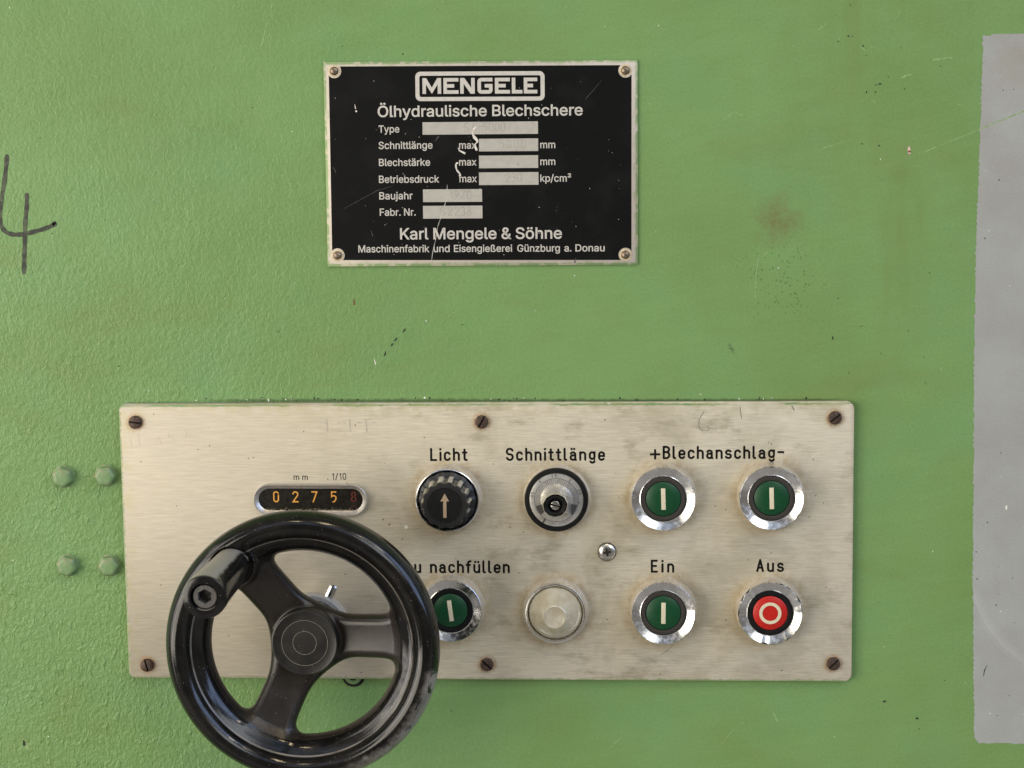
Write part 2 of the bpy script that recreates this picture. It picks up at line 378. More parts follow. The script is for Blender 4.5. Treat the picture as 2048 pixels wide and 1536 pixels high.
# grotesque capitals and small letters for the printed name plate: advance, outlines (cap height 509)
PRINT = {
 '&': (447, [(197,-7,173,-6,150,-2,129,4,110,12,93,22,78,34,65,47,54,62,45,78,39,96,35,114,34,133,35,149,37,163,42,177,47,189,55,201,63,213,73,224,85,235,140,279,216,335,237,352,255,375,262,405,261,417,258,427,253,437,245,445,237,452,226,457,215,460,201,461,168,453,145,431,142,424,139,416,137,408,137,399,145,363,169,327,204,284,438,0,364,0,171,231,121,293,87,344,82,357,78,370,76,384,75,398,76,415,79,430,84,445,91,458,99,470,109,481,121,491,134,499,149,505,165,510,182,513,200,513,218,513,235,510,251,505,266,499,279,491,290,482,300,471,308,459,315,447,320,433,323,419,324,404,315,362,291,325,256,293,154,217,140,206,128,195,118,185,110,174,104,164,100,154,98,143,97,131,98,119,100,108,104,97,109,87,116,78,124,70,133,63,143,57,154,53,166,49,179,47,193,46,208,47,223,50,237,54,251,59,265,66,278,75,290,84,301,95,312,108,321,121,329,136,336,151,342,168,346,186,348,205,349,224,408,224,407,201,405,180,401,161,397,144,371,92,345,62,333,47,320,34,305,23,289,14,271,7,252,1,234,-3,215,-6)]),
 '.': (188, [(95,-4,86,-4,78,-1,70,3,63,9,57,16,53,24,50,32,50,41,50,50,53,59,57,66,63,73,70,79,78,83,86,86,95,87,104,86,113,83,121,79,128,73,134,66,138,59,140,50,141,41,140,32,138,24,134,16,128,9,121,3,113,-1,104,-4)]),
 '/': (249, [(235,533,71,-76,14,-76,178,533)]),
 'B': (456, [(60,0,60,509,241,509,266,508,289,504,310,499,329,491,345,481,359,469,371,456,381,442,388,426,394,410,397,392,398,374,397,358,395,344,392,331,387,320,380,310,373,301,365,293,356,286,315,267,315,262,327,261,339,257,351,252,363,245,374,237,385,227,394,216,402,203,409,189,414,173,417,155,418,136,417,117,413,100,408,83,400,67,390,52,377,39,362,28,344,18,324,10,301,4,275,1,247,0),(125,57,245,57,272,58,296,63,315,70,330,80,341,92,349,105,354,120,355,137,355,149,352,161,348,173,342,184,335,194,327,203,317,211,306,218,293,224,279,228,264,230,248,231,125,231),(125,285,238,285,252,286,265,288,277,291,288,296,299,302,308,309,316,317,323,326,329,337,333,348,335,359,336,372,334,388,330,403,323,417,313,429,299,439,283,446,263,450,240,452,125,452)]),
 'D': (502, [(219,0,96,0,96,57,215,57,244,58,272,63,296,70,318,81,337,94,354,110,368,128,379,149,388,172,394,198,398,226,399,255,398,285,394,312,388,337,379,361,368,381,354,399,338,415,320,428,299,438,275,446,249,450,221,452,93,452,93,509,225,509,261,507,294,501,325,492,353,478,377,461,399,441,418,418,433,391,446,361,455,329,460,293,462,255,460,217,455,181,446,149,433,119,417,92,398,68,376,48,351,31,322,17,291,8,256,2),(125,509,125,0,60,0,60,509)]),
 'E': (418, [(60,0,60,509,372,509,372,452,125,452,125,286,355,286,355,229,125,229,125,57,375,57,375,0)]),
 'F': (410, [(60,0,60,509,369,509,369,452,125,452,125,278,346,278,346,221,125,221,125,0)]),
 'G': (520, [(269,-7,236,-5,205,1,176,11,149,25,125,43,104,64,85,88,69,116,57,146,47,179,42,215,40,254,42,293,47,329,57,362,69,393,85,421,103,445,125,466,149,484,175,498,203,508,233,514,265,516,285,515,304,513,322,509,340,504,358,497,374,489,389,480,403,469,416,458,429,445,439,431,449,416,458,401,465,384,470,367,474,349,408,349,387,393,356,427,315,448,265,456,243,454,222,450,202,443,183,432,166,419,150,404,137,385,125,364,116,340,109,314,105,285,103,254,105,223,109,194,116,168,125,145,137,124,151,105,166,90,184,76,203,66,224,59,246,54,269,53,290,54,309,57,328,63,345,71,360,81,374,93,386,107,396,123,404,141,410,160,414,180,415,202,434,199,283,199,283,256,478,256,478,200,476,170,471,141,463,115,451,91,436,69,419,50,399,33,377,19,352,8,326,0,298,-5)]),
 'K': (467, [(104,145,104,216,139,261,174,303,212,344,364,509,448,509,231,276,228,276),(60,0,60,509,125,509,125,334,124,225,125,193,125,0),(372,0,188,259,228,309,449,0)]),
 'M': (628, [(60,0,60,509,152,509,277,187,287,159,299,123,311,84,322,49,307,49,318,83,330,121,342,158,352,187,476,509,568,509,568,0,504,0,504,291,504,327,505,369,506,413,507,457,513,457,498,409,482,363,467,322,456,291,342,0,286,0,170,291,159,321,145,361,129,408,112,457,119,457,120,416,121,372,122,328,122,291,122,0)]),
 'N': (523, [(60,0,60,509,136,509,343,183,363,151,388,107,414,55,405,54,401,108,399,157,399,195,399,509,463,509,463,0,387,0,202,290,177,331,148,381,108,452,119,454,122,384,124,328,125,291,125,0)]),
 'S': (446, [(224,-9,197,-8,172,-4,149,1,128,9,108,19,91,31,76,45,64,60,54,77,46,96,41,115,38,137,104,137,107,123,110,110,116,98,123,88,132,79,142,71,154,64,166,59,180,55,194,52,209,50,224,49,241,50,257,52,272,55,286,60,299,66,311,74,321,82,329,92,336,102,341,114,345,126,346,139,345,151,342,161,338,171,332,179,325,186,316,193,307,199,296,205,245,222,184,239,154,249,128,260,105,274,86,289,71,307,60,326,54,348,52,372,53,393,58,413,65,431,75,448,87,463,102,476,119,488,138,498,158,506,180,511,203,514,227,516,252,514,275,511,296,505,316,498,334,488,351,476,365,463,377,449,387,433,394,415,399,397,401,378,337,378,334,396,326,412,316,426,302,437,286,447,267,453,247,457,225,459,209,458,194,456,180,452,167,448,156,442,145,435,136,427,129,418,123,409,118,398,116,387,115,376,116,363,119,352,124,342,131,334,139,326,148,319,158,313,169,308,212,293,264,279,312,264,359,238,369,229,379,220,387,209,395,198,401,185,405,171,407,155,408,139,407,118,403,99,396,81,386,64,374,48,360,34,343,21,323,11,302,2,278,-4,252,-8)]),
 'T': (448, [(32,452,32,509,417,509,417,452,257,452,257,0,193,0,193,452)]),
 'a': (389, [(160,-9,142,-8,126,-5,110,-1,94,5,80,12,68,22,57,32,48,45,40,58,35,73,31,90,30,108,31,123,34,138,38,150,43,161,50,171,58,179,67,187,78,193,125,211,178,220,234,227,265,235,270,238,273,243,275,248,276,255,276,257,275,268,273,279,271,288,267,297,262,304,256,311,248,317,240,322,230,326,220,329,208,330,196,331,183,330,171,329,159,326,149,322,118,301,100,274,41,291,48,308,57,322,67,335,79,346,91,355,104,364,118,370,133,375,148,379,163,382,179,384,194,384,239,379,286,360,296,353,306,343,315,333,322,320,329,306,333,290,336,272,337,251,337,0,277,0,277,52,272,52,252,25,215,1,203,-3,190,-6,176,-8),(170,45,187,46,202,49,216,53,228,59,239,66,248,74,257,83,263,93,269,104,272,115,275,126,276,138,276,190,259,182,231,176,200,171,175,168,134,159,125,155,117,150,110,145,103,139,98,132,95,124,93,115,92,105,92,95,94,87,98,79,102,72,107,66,114,61,121,56,130,52)]),
 'b': (424, [(229,-8,213,-7,198,-5,184,-1,172,4,138,31,118,59,112,59,112,0,53,0,53,509,114,509,114,319,118,319,137,346,171,373,183,378,197,381,212,384,229,384,252,383,274,378,294,371,313,361,330,347,345,332,359,313,370,293,379,270,385,245,389,218,390,189,389,160,385,133,379,108,370,84,359,64,346,45,330,29,313,16,294,5,274,-2,252,-7),(220,47,237,48,253,51,267,57,279,66,291,76,301,88,309,101,316,117,321,133,325,151,327,170,328,189,327,209,325,227,321,245,316,261,309,276,301,290,291,301,280,311,267,319,253,325,237,329,220,330,203,329,188,325,174,320,161,312,150,302,140,291,132,278,125,263,120,247,116,229,113,210,113,189,113,169,116,150,120,132,125,115,132,100,140,86,150,75,162,65,174,57,188,51,204,48)]),
 'c': (396, [(207,-8,182,-7,159,-2,137,6,117,16,98,30,82,46,68,64,56,85,46,108,40,133,36,159,34,187,36,216,40,243,46,268,56,291,68,312,82,330,98,346,117,360,137,371,159,378,182,383,207,384,260,377,305,356,340,322,362,277,303,262,290,289,270,311,242,325,207,330,189,329,173,325,158,319,145,310,134,300,124,287,115,274,108,258,103,242,99,224,97,206,96,187,97,169,99,151,103,134,108,117,115,102,124,89,134,76,145,66,158,57,173,51,189,48,207,46,243,52,271,66,292,89,304,117,363,102,359,90,354,78,348,67,341,56,306,21,261,-1)]),
 'd': (424, [(195,-8,172,-7,151,-2,130,5,111,16,94,29,79,45,66,64,55,84,46,108,39,133,35,160,34,189,35,218,39,245,46,270,55,293,66,313,79,332,95,347,112,361,131,371,151,378,173,383,196,384,213,384,228,381,241,378,253,373,287,346,306,319,311,319,311,509,372,509,372,0,313,0,313,59,307,59,287,31,252,4,241,-1,227,-5,212,-7),(205,47,221,48,236,51,250,57,263,65,274,75,284,86,293,100,299,115,305,132,309,150,311,169,312,189,311,210,309,229,305,247,300,263,293,278,284,291,275,302,263,312,251,320,237,325,221,329,205,330,187,329,172,325,157,319,145,311,133,301,124,290,115,276,108,261,103,245,99,227,97,209,96,189,97,170,99,151,103,133,109,117,115,101,124,88,134,76,145,66,158,57,172,51,188,48)]),
 'e': (404, [(212,-8,185,-7,161,-2,138,6,117,16,98,30,82,46,68,64,56,85,46,108,40,132,35,159,34,187,35,215,39,242,46,267,55,290,67,311,81,329,97,346,115,359,135,370,157,378,180,383,205,384,221,384,236,382,251,379,266,374,280,368,294,361,307,351,319,341,331,329,341,315,350,299,357,282,363,263,368,242,370,219,371,194,371,169,75,169,75,221,338,221,310,202,309,220,307,237,303,254,298,269,291,282,283,294,273,305,263,314,250,321,237,326,222,329,205,330,189,329,173,326,159,321,146,313,135,304,125,294,116,282,109,270,103,256,99,241,97,226,96,211,96,178,97,157,100,139,104,122,110,106,118,92,128,80,139,70,151,61,165,55,179,50,195,47,212,46,254,53,285,73,306,105,365,91,360,77,353,63,345,51,335,39,324,29,311,19,298,11,283,4,266,-1,249,-5,231,-7)]),
 'f': (253, [(228,379,228,327,6,327,6,379),(81,0,81,432,82,447,84,461,89,474,96,486,104,496,113,505,124,513,135,519,148,524,161,527,174,529,187,530,222,527,243,521,227,468,215,472,195,474,182,473,171,470,162,466,154,460,149,452,145,443,142,431,142,419,142,0)]),
 'g': (425, [(207,-151,187,-150,168,-148,150,-144,134,-140,119,-134,105,-127,93,-119,82,-110,73,-101,64,-91,57,-80,51,-69,101,-41,122,-66,154,-88,165,-92,178,-95,192,-97,207,-97,229,-96,249,-92,267,-85,282,-75,295,-62,304,-47,310,-28,311,-6,311,68,306,68,287,41,252,16,241,11,227,8,212,5,195,5,173,6,152,10,132,17,113,27,95,39,80,53,67,71,55,90,46,112,39,136,35,163,34,191,35,220,39,246,46,271,55,293,66,314,80,332,95,347,112,361,131,371,152,378,173,383,196,384,213,384,228,382,242,378,253,373,288,346,308,319,313,319,313,379,372,379,372,-9,371,-32,367,-54,360,-73,350,-90,338,-104,324,-117,308,-127,291,-136,271,-142,251,-147,229,-150),(205,59,222,60,237,63,251,68,264,75,275,84,285,95,293,107,300,121,305,137,309,154,312,172,312,193,312,212,309,231,305,248,300,264,293,278,285,291,275,303,264,312,251,320,237,325,222,329,205,330,188,329,172,325,158,320,145,312,134,302,124,290,115,277,109,262,103,246,99,229,97,212,96,193,97,173,99,155,103,138,109,123,116,108,124,96,134,85,145,76,158,68,172,63,188,60)]),
 'h': (410, [(114,227,114,0,53,0,53,509,114,509,114,287,102,287,112,312,124,332,137,349,152,362,169,372,187,379,207,383,227,384,246,383,264,380,280,376,295,369,309,360,321,349,332,336,341,321,348,304,353,285,356,264,357,240,357,0,296,0,296,235,295,256,290,275,283,291,273,304,260,315,246,323,229,328,210,329,197,328,184,326,172,322,161,317,150,311,141,303,133,293,126,283,121,271,117,257,114,243)]),
 'i': (166, [(53,0,53,379,114,379,114,0),(84,443,75,444,67,446,60,449,54,455,48,461,44,468,42,475,41,483,42,491,44,499,48,506,54,512,60,517,67,521,75,523,84,524,92,523,100,521,107,517,114,512,119,506,123,499,126,491,126,483,126,475,123,468,119,461,114,455,107,449,100,446,92,444)]),
 'j': (166, [(53,379,114,379,114,-30,113,-47,111,-63,107,-77,102,-90,95,-102,86,-113,76,-122,65,-129,52,-135,37,-139,21,-142,4,-143,-10,-143,-10,-87,2,-87,14,-86,25,-83,34,-78,40,-72,46,-64,50,-54,52,-42,53,-29),(83,443,75,444,67,446,60,449,53,455,48,461,44,468,42,475,41,483,42,491,44,499,48,506,53,512,60,517,67,521,75,523,83,524,92,523,100,521,107,517,114,512,119,506,123,499,125,491,126,483,125,475,123,468,119,461,114,455,107,449,100,446,92,444)]),
 'k': (380, [(110,137,110,212,121,212,284,379,360,379,184,199,177,199),(53,0,53,509,114,509,114,0),(294,0,148,186,191,229,372,0)]),
 'l': (189, [(139,-2,119,-1,101,3,86,10,74,20,65,33,58,47,54,65,53,84,53,509,114,509,114,99,114,87,115,77,117,68,120,62,124,58,130,54,137,53,146,52,160,53,170,54,181,3,162,-1)]),
 'm': (610, [(53,0,53,379,112,379,112,295,108,295,112,310,118,323,125,335,132,346,141,355,151,363,161,370,172,376,183,380,195,384,207,386,219,386,239,385,257,380,273,372,287,361,299,347,309,331,316,314,321,295,312,295,317,308,322,321,329,332,337,343,347,353,357,361,368,369,381,375,394,380,407,383,422,385,437,386,453,385,468,383,483,378,497,372,510,364,522,354,532,342,541,328,548,313,553,296,556,276,557,255,557,0,496,0,496,254,494,273,490,289,483,302,473,313,460,321,447,326,433,329,419,330,406,330,395,328,384,324,374,320,365,314,358,307,351,299,345,290,341,280,338,270,336,259,335,247,335,0,274,0,274,260,273,275,269,288,262,301,253,311,242,320,229,326,215,329,199,330,188,330,178,328,168,325,158,320,148,314,140,307,132,299,126,289,121,278,117,266,114,253,114,238,114,0)]),
 'n': (410, [(114,227,114,0,53,0,53,379,112,379,112,287,102,287,112,312,124,332,137,349,152,362,169,372,187,379,207,383,227,384,246,383,264,380,280,376,295,369,309,360,321,349,332,336,341,321,348,304,353,285,356,264,357,240,357,0,296,0,296,235,295,256,290,275,283,291,273,304,260,315,246,323,229,328,210,329,197,328,184,326,172,322,161,317,150,311,141,303,133,293,126,283,121,271,117,257,114,243)]),
 'o': (415, [(207,-8,182,-7,159,-2,137,6,117,16,98,30,82,46,68,64,56,85,46,108,40,133,36,159,34,187,36,216,40,243,46,268,56,291,68,312,82,330,98,346,117,360,137,371,159,378,182,383,207,384,233,383,256,378,278,371,299,360,317,346,333,330,347,312,359,291,369,268,376,243,380,216,381,187,380,159,376,133,369,108,359,85,347,64,333,46,317,30,299,16,278,6,256,-2,233,-7),(207,46,226,48,242,51,257,57,270,66,282,76,292,89,300,102,307,117,312,134,316,151,318,169,319,187,318,206,316,224,312,242,307,258,300,274,292,287,282,300,270,310,257,319,242,325,226,329,207,330,189,329,173,325,158,319,145,310,134,300,124,287,115,274,108,258,103,242,99,224,97,206,96,187,97,169,99,151,103,134,108,117,115,102,124,89,134,76,145,66,158,57,173,51,189,48)]),
 'p': (424, [(53,-143,53,379,112,379,112,319,118,319,137,346,171,373,183,378,197,381,212,384,229,384,252,383,274,378,294,371,313,361,330,347,345,332,359,313,370,293,379,270,385,245,389,218,390,189,389,160,385,133,379,108,370,84,359,64,346,45,330,29,313,16,294,5,274,-2,252,-7,229,-8,213,-7,198,-5,184,-1,173,4,138,31,118,59,114,59,114,-143),(220,47,237,48,253,51,267,57,279,66,291,76,301,88,309,101,316,117,321,133,325,151,327,170,328,189,327,209,325,227,321,245,316,261,309,276,301,290,291,301,280,311,267,319,253,325,237,329,220,330,203,329,188,325,174,320,161,312,150,302,140,291,132,278,125,263,120,247,116,229,113,210,113,189,113,169,116,150,120,132,125,115,132,100,140,86,150,75,162,65,174,57,188,51,204,48)]),
 'r': (259, [(53,0,53,379,112,379,112,321,115,321,122,335,130,347,140,358,152,367,166,375,181,380,196,384,213,385,229,384,243,384,243,322,230,324,207,326,194,325,182,323,170,319,159,315,149,309,140,301,132,293,126,284,121,273,117,262,114,250,114,237,114,0)]),
 's': (365, [(182,-8,163,-7,145,-5,128,-2,112,3,98,10,84,18,72,27,62,38,53,50,45,63,40,78,36,94,94,107,99,92,105,79,114,69,124,60,136,54,150,49,165,46,181,45,200,46,217,50,232,55,244,62,255,71,262,81,267,91,268,103,267,112,265,121,260,129,254,136,246,142,237,147,225,151,212,155,149,170,125,177,104,186,87,196,72,208,61,222,53,237,48,255,47,274,48,290,51,305,57,319,65,332,75,343,87,354,100,363,115,370,131,377,149,381,167,384,187,384,206,384,223,381,239,378,254,372,267,366,279,358,290,349,299,339,307,328,314,316,319,303,324,290,268,277,264,288,258,298,251,307,243,316,232,323,219,328,205,331,187,333,171,332,156,329,143,324,131,317,121,308,114,299,110,289,109,277,110,267,112,258,117,250,124,243,133,237,144,232,157,227,172,223,229,209,254,202,275,194,292,183,306,171,317,158,325,142,330,125,331,107,330,90,326,75,321,61,312,47,302,35,290,24,276,15,260,6,242,0,223,-5,203,-7)]),
 't': (227, [(204,379,204,327,6,327,6,379),(65,471,126,471,126,98,127,86,128,76,132,68,136,61,142,56,150,53,159,51,170,50,185,51,202,54,213,2,192,-3,168,-4,145,-3,125,2,107,10,92,21,80,35,72,52,67,71,65,93)]),
 'u': (410, [(182,-5,164,-4,146,-1,130,4,115,11,101,20,89,31,78,44,69,59,62,76,57,95,54,116,53,139,53,379,114,379,114,144,115,123,119,105,127,89,137,75,150,64,164,56,181,52,200,50,213,51,226,53,238,57,249,62,259,69,268,77,276,86,283,97,289,109,293,122,295,137,296,153,296,379,357,379,357,0,298,0,298,92,307,92,297,67,286,47,272,30,257,17,240,7,222,0,203,-4)]),
 'v': (389, [(163,0,17,379,84,379,165,155,187,87,206,21,184,21,203,87,224,155,305,379,371,379,226,0)]),
 'w': (567, [(138,0,23,379,87,379,133,214,154,137,175,41,165,41,186,135,206,214,252,379,316,379,362,214,382,136,402,41,391,41,413,135,434,214,480,379,545,379,429,0,368,0,319,172,305,225,291,280,277,338,291,338,277,280,263,225,248,172,199,0)]),
 'x': (378, [(21,0,171,218,171,171,29,379,100,379,147,306,179,253,207,206,175,206,202,253,233,306,282,379,352,379,209,169,209,214,358,0,287,0,231,85,200,136,173,182,205,182,178,136,148,85,91,0)]),
 'y': (389, [(47,-139,61,-86,71,-87,104,-89,111,-87,118,-84,124,-80,130,-74,136,-67,141,-58,146,-48,151,-36,163,-1,17,379,84,379,165,155,187,87,206,21,184,21,202,87,224,155,305,379,371,379,204,-58,177,-107,168,-116,159,-124,150,-130,139,-136,128,-140,117,-143,104,-145,91,-145,65,-143)]),
 'z': (380, [(42,0,42,46,254,320,254,323,48,323,48,379,333,379,333,331,126,60,126,56,339,56,339,0)]),
 '²': (304, [(39,306,39,348,154,439,181,462,198,481,203,500,202,509,199,517,194,524,187,530,179,534,169,538,159,540,148,540,136,540,126,538,117,534,108,529,102,523,97,516,94,508,93,499,37,499,39,518,45,535,54,550,68,563,85,573,104,581,125,585,148,587,172,585,194,581,213,574,230,564,244,551,253,538,259,522,261,505,257,482,245,457,219,429,175,395,121,355,121,353,269,353,269,306)]),
 'Ö': (533, [(267,-7,235,-5,205,1,177,11,150,25,126,42,105,63,86,88,70,115,57,146,48,179,42,215,40,254,42,293,48,329,57,362,70,393,86,421,105,445,126,466,150,484,177,498,205,508,235,514,267,516,299,514,329,508,357,498,384,484,408,466,429,445,448,421,464,393,477,362,486,329,491,293,493,254,491,215,486,179,477,146,464,115,448,88,429,63,408,42,384,25,357,11,329,1,299,-5),(267,53,289,54,310,59,330,66,349,76,367,89,383,105,396,123,408,144,418,168,425,194,429,223,430,254,429,286,425,314,418,341,408,365,396,386,383,404,367,420,349,433,330,443,310,450,289,454,267,456,245,454,223,450,203,443,184,433,167,420,151,404,137,385,125,364,116,340,109,314,105,285,103,254,105,223,109,194,116,168,125,144,137,123,151,105,167,89,184,76,203,66,223,59,245,54),(339,572,331,573,323,575,317,579,310,584,305,590,301,597,299,604,298,612,299,621,301,628,305,635,310,641,317,646,323,650,331,652,339,653,347,652,355,650,361,646,368,641,373,635,376,628,379,621,379,612,379,604,376,597,373,590,368,584,361,579,355,575,347,573),(195,572,187,573,180,575,173,579,167,584,161,590,158,597,155,604,155,612,155,621,158,628,161,635,167,641,173,646,180,650,187,652,195,653,203,652,211,650,218,646,224,641,229,635,233,628,235,621,236,612,235,604,233,597,229,590,224,584,218,579,211,575,203,573)]),
 'ß': (441, [(122,362,122,0,60,0,60,362,63,398,70,429,82,456,99,477,120,494,143,506,169,513,197,516,213,515,229,512,245,508,260,503,275,495,289,486,301,476,312,463,320,448,327,432,331,414,332,393,325,351,309,322,292,299,285,272,286,264,288,256,292,248,297,241,327,215,362,188,391,152,396,141,400,129,402,115,403,100,402,84,399,69,394,55,386,42,377,31,366,21,354,13,340,6,324,0,307,-4,289,-6,269,-7,207,1,164,20,187,74,217,58,227,55,238,52,251,50,265,50,282,51,297,53,310,58,321,64,330,72,337,81,340,92,342,104,341,114,339,123,335,131,330,139,300,167,264,194,235,227,229,237,226,247,223,259,223,272,223,282,224,291,227,299,230,306,247,329,264,353,272,388,270,405,266,420,259,432,250,442,238,449,226,455,212,458,197,459,179,457,164,453,152,446,141,435,133,422,127,405,123,386)]),
 'ä': (389, [(160,-9,142,-8,126,-5,110,-1,94,5,80,12,68,22,57,32,48,45,40,58,35,73,31,90,30,108,31,123,34,138,38,150,43,161,50,171,58,179,67,187,78,193,125,211,178,220,234,227,265,235,270,238,273,243,275,248,276,255,276,257,275,268,273,279,271,288,267,297,262,304,256,311,248,317,240,322,230,326,220,329,208,330,196,331,183,330,171,329,159,326,149,322,118,301,100,274,41,291,48,308,57,322,67,335,79,346,91,355,104,364,118,370,133,375,148,379,163,382,179,384,194,384,239,379,286,360,296,353,306,343,315,333,322,320,329,306,333,290,336,272,337,251,337,0,277,0,277,52,272,52,252,25,215,1,203,-3,190,-6,176,-8),(170,45,187,46,202,49,216,53,228,59,239,66,248,74,257,83,263,93,269,104,272,115,275,126,276,138,276,190,259,182,231,176,200,171,175,168,134,159,125,155,117,150,110,145,103,139,98,132,95,124,93,115,92,105,92,95,94,87,98,79,102,72,107,66,114,61,121,56,130,52),(261,443,253,444,246,446,239,449,233,455,227,461,224,468,221,475,221,483,221,491,224,499,227,505,233,512,239,517,246,520,253,523,261,523,269,523,277,520,283,517,290,512,295,505,299,499,301,491,301,483,301,475,299,468,295,461,290,455,283,449,277,446,269,444),(117,443,109,444,102,446,95,449,89,455,84,461,80,468,78,475,77,483,78,491,80,499,84,505,89,512,95,517,102,520,109,523,117,523,126,523,133,520,140,517,146,512,151,505,155,499,157,491,158,483,157,475,155,468,151,461,146,455,140,449,133,446,126,444)]),
 'ö': (415, [(207,-8,182,-7,159,-2,137,6,117,16,98,30,82,46,68,64,56,85,46,108,40,133,36,159,34,187,36,216,40,243,46,268,56,291,68,312,82,330,98,346,117,360,137,371,159,378,182,383,207,384,233,383,256,378,278,371,299,360,317,346,333,330,347,312,359,291,369,268,376,243,380,216,381,187,380,159,376,133,369,108,359,85,347,64,333,46,317,30,299,16,278,6,256,-2,233,-7),(207,46,226,48,242,51,257,57,270,66,282,76,292,89,300,102,307,117,312,134,316,151,318,169,319,187,318,206,316,224,312,242,307,258,300,274,292,287,282,300,270,310,257,319,242,325,226,329,207,330,189,329,173,325,158,319,145,310,134,300,124,287,115,274,108,258,103,242,99,224,97,206,96,187,97,169,99,151,103,134,108,117,115,102,124,89,134,76,145,66,158,57,173,51,189,48),(279,443,271,444,264,446,257,449,251,455,245,461,242,468,239,475,239,483,239,491,242,499,245,505,251,512,257,517,264,520,271,523,279,523,287,523,295,520,302,517,308,512,313,505,317,499,319,491,320,483,319,475,317,468,313,461,308,455,302,449,295,446,287,444),(136,443,127,444,120,446,113,449,107,455,102,461,98,468,96,475,95,483,96,491,98,499,102,505,107,512,113,517,120,520,127,523,136,523,144,523,151,520,158,517,164,512,169,505,173,499,175,491,176,483,175,475,173,468,169,461,164,455,158,449,151,446,144,444)]),
 'ü': (410, [(182,-5,164,-4,146,-1,130,4,115,11,101,20,89,31,78,44,69,59,62,76,57,95,54,116,53,139,53,379,114,379,114,144,115,123,119,105,127,89,137,75,150,64,164,56,181,52,200,50,213,51,226,53,238,57,249,62,259,69,268,77,276,86,283,97,289,109,293,122,295,137,296,153,296,379,357,379,357,0,298,0,298,92,307,92,297,67,286,47,272,30,257,17,240,7,222,0,203,-4),(277,443,269,444,261,446,254,449,248,455,243,461,239,468,237,475,236,483,237,491,239,499,243,505,248,512,254,517,261,520,269,523,277,523,285,523,292,520,299,517,305,512,311,505,314,499,316,491,317,483,316,475,314,468,311,461,305,455,299,449,292,446,285,444),(133,443,125,444,118,446,111,449,104,455,99,461,96,468,93,475,93,483,93,491,96,499,99,505,104,512,111,517,118,520,125,523,133,523,141,523,149,520,155,517,162,512,167,505,170,499,173,491,173,483,173,475,170,468,167,461,162,455,155,449,149,446,141,444)]),
}
CAPH = 509.0
def font_text(g, s, x0, x1, y, cap, h, bold=15.0, mat=0):
    cu = bpy.data.curves.new('t', 'CURVE')
    cu.dimensions = '2D'; cu.fill_mode = 'BOTH'
    rims = []
    x = 0.0
    extra = []
    for ch in s:
        if ch == ' ':
            x += 175.0
            continue
        adv, outs = PRINT[ch]
        for p in outs:
            if ch == 'D' and p is not outs[0]:              # the stem overlaps the bowl: laid on separately
                extra.append([(x + p[2 * i], p[2 * i + 1]) for i in range(len(p) // 2)])
                rims.append(extra[-1])
                continue
            sp = cu.splines.new('POLY')
            n = len(p) // 2
            sp.points.add(n - 1)
            for i in range(n):
                sp.points[i].co = ((x + p[2 * i]) / 1000.0, p[2 * i + 1] / 1000.0, 0.0, 1.0)
            sp.use_cyclic_u = True
            rims.append([(x + p[2 * i], p[2 * i + 1]) for i in range(n)])
        x += adv
    o = bpy.data.objects.new('t', cu)
    COL.objects.link(o)
    dg = bpy.context.evaluated_depsgraph_get()
    ev = o.evaluated_get(dg)
    me = ev.to_mesh()
    vs = np.array([q.co[:] for q in me.vertices])
    fs = [list(p.vertices) for p in me.polygons]
    ev.to_mesh_clear()
    bpy.data.objects.remove(o); bpy.data.curves.remove(cu)
    mx0, mx1 = vs[:, 0].min(), vs[:, 0].max()
    k = cap / (CAPH / 1000.0)
    place = lambda a, b, hh: (x0 + (a - mx0) / (mx1 - mx0) * (x1 - x0), y + b * k, hh)
    g.add([place(a, b, h) for a, b, _ in vs], fs, mat)
    for e in extra:
        g.add([place(p[0] / 1000.0, p[1] / 1000.0, h + 0.003) for p in e], [list(range(len(e)))], mat)
    for j, r in enumerate(rims):                            # thicken the strokes along their contours
        r = [p for i, p in enumerate(r) if (Vector(p) - Vector(r[i - 1])).length > 0.5]
        a, b = inset(r, bold), inset(r, -bold)
        n = len(r)
        hh = h + 0.004 + 0.002 * (j % 5)
        g.add([place(p[0] / 1000.0, p[1] / 1000.0, hh) for p in a + b], [[i, (i + 1) % n, n + (i + 1) % n, n + i] for i in range(n)], mat)

# ------------------------------------------------------------------ materials
PX0, PY0, PX1, PY1 = -180.7, -137.6, 154.35, -8.1          # the control panel's plate on the wall
BUTTONS = [(68.55, -51.0), (117.1, -50.5), (-28.5, -103.2), (68.65, -103.7), (116.9, -103.4)]
KNOB, DIAL, LAMP = (-29.3, -52.0), (20.2, -52.0), (19.4, -104.6)
SCREWS = [(-173.1, -16.6, 172), (-13.6, -16.9, 60), (145.8, -15.5, 38), (-171.8, -131.3, 105), (-12.7, -130.2, -42), (146.0, -129.1, 45)]

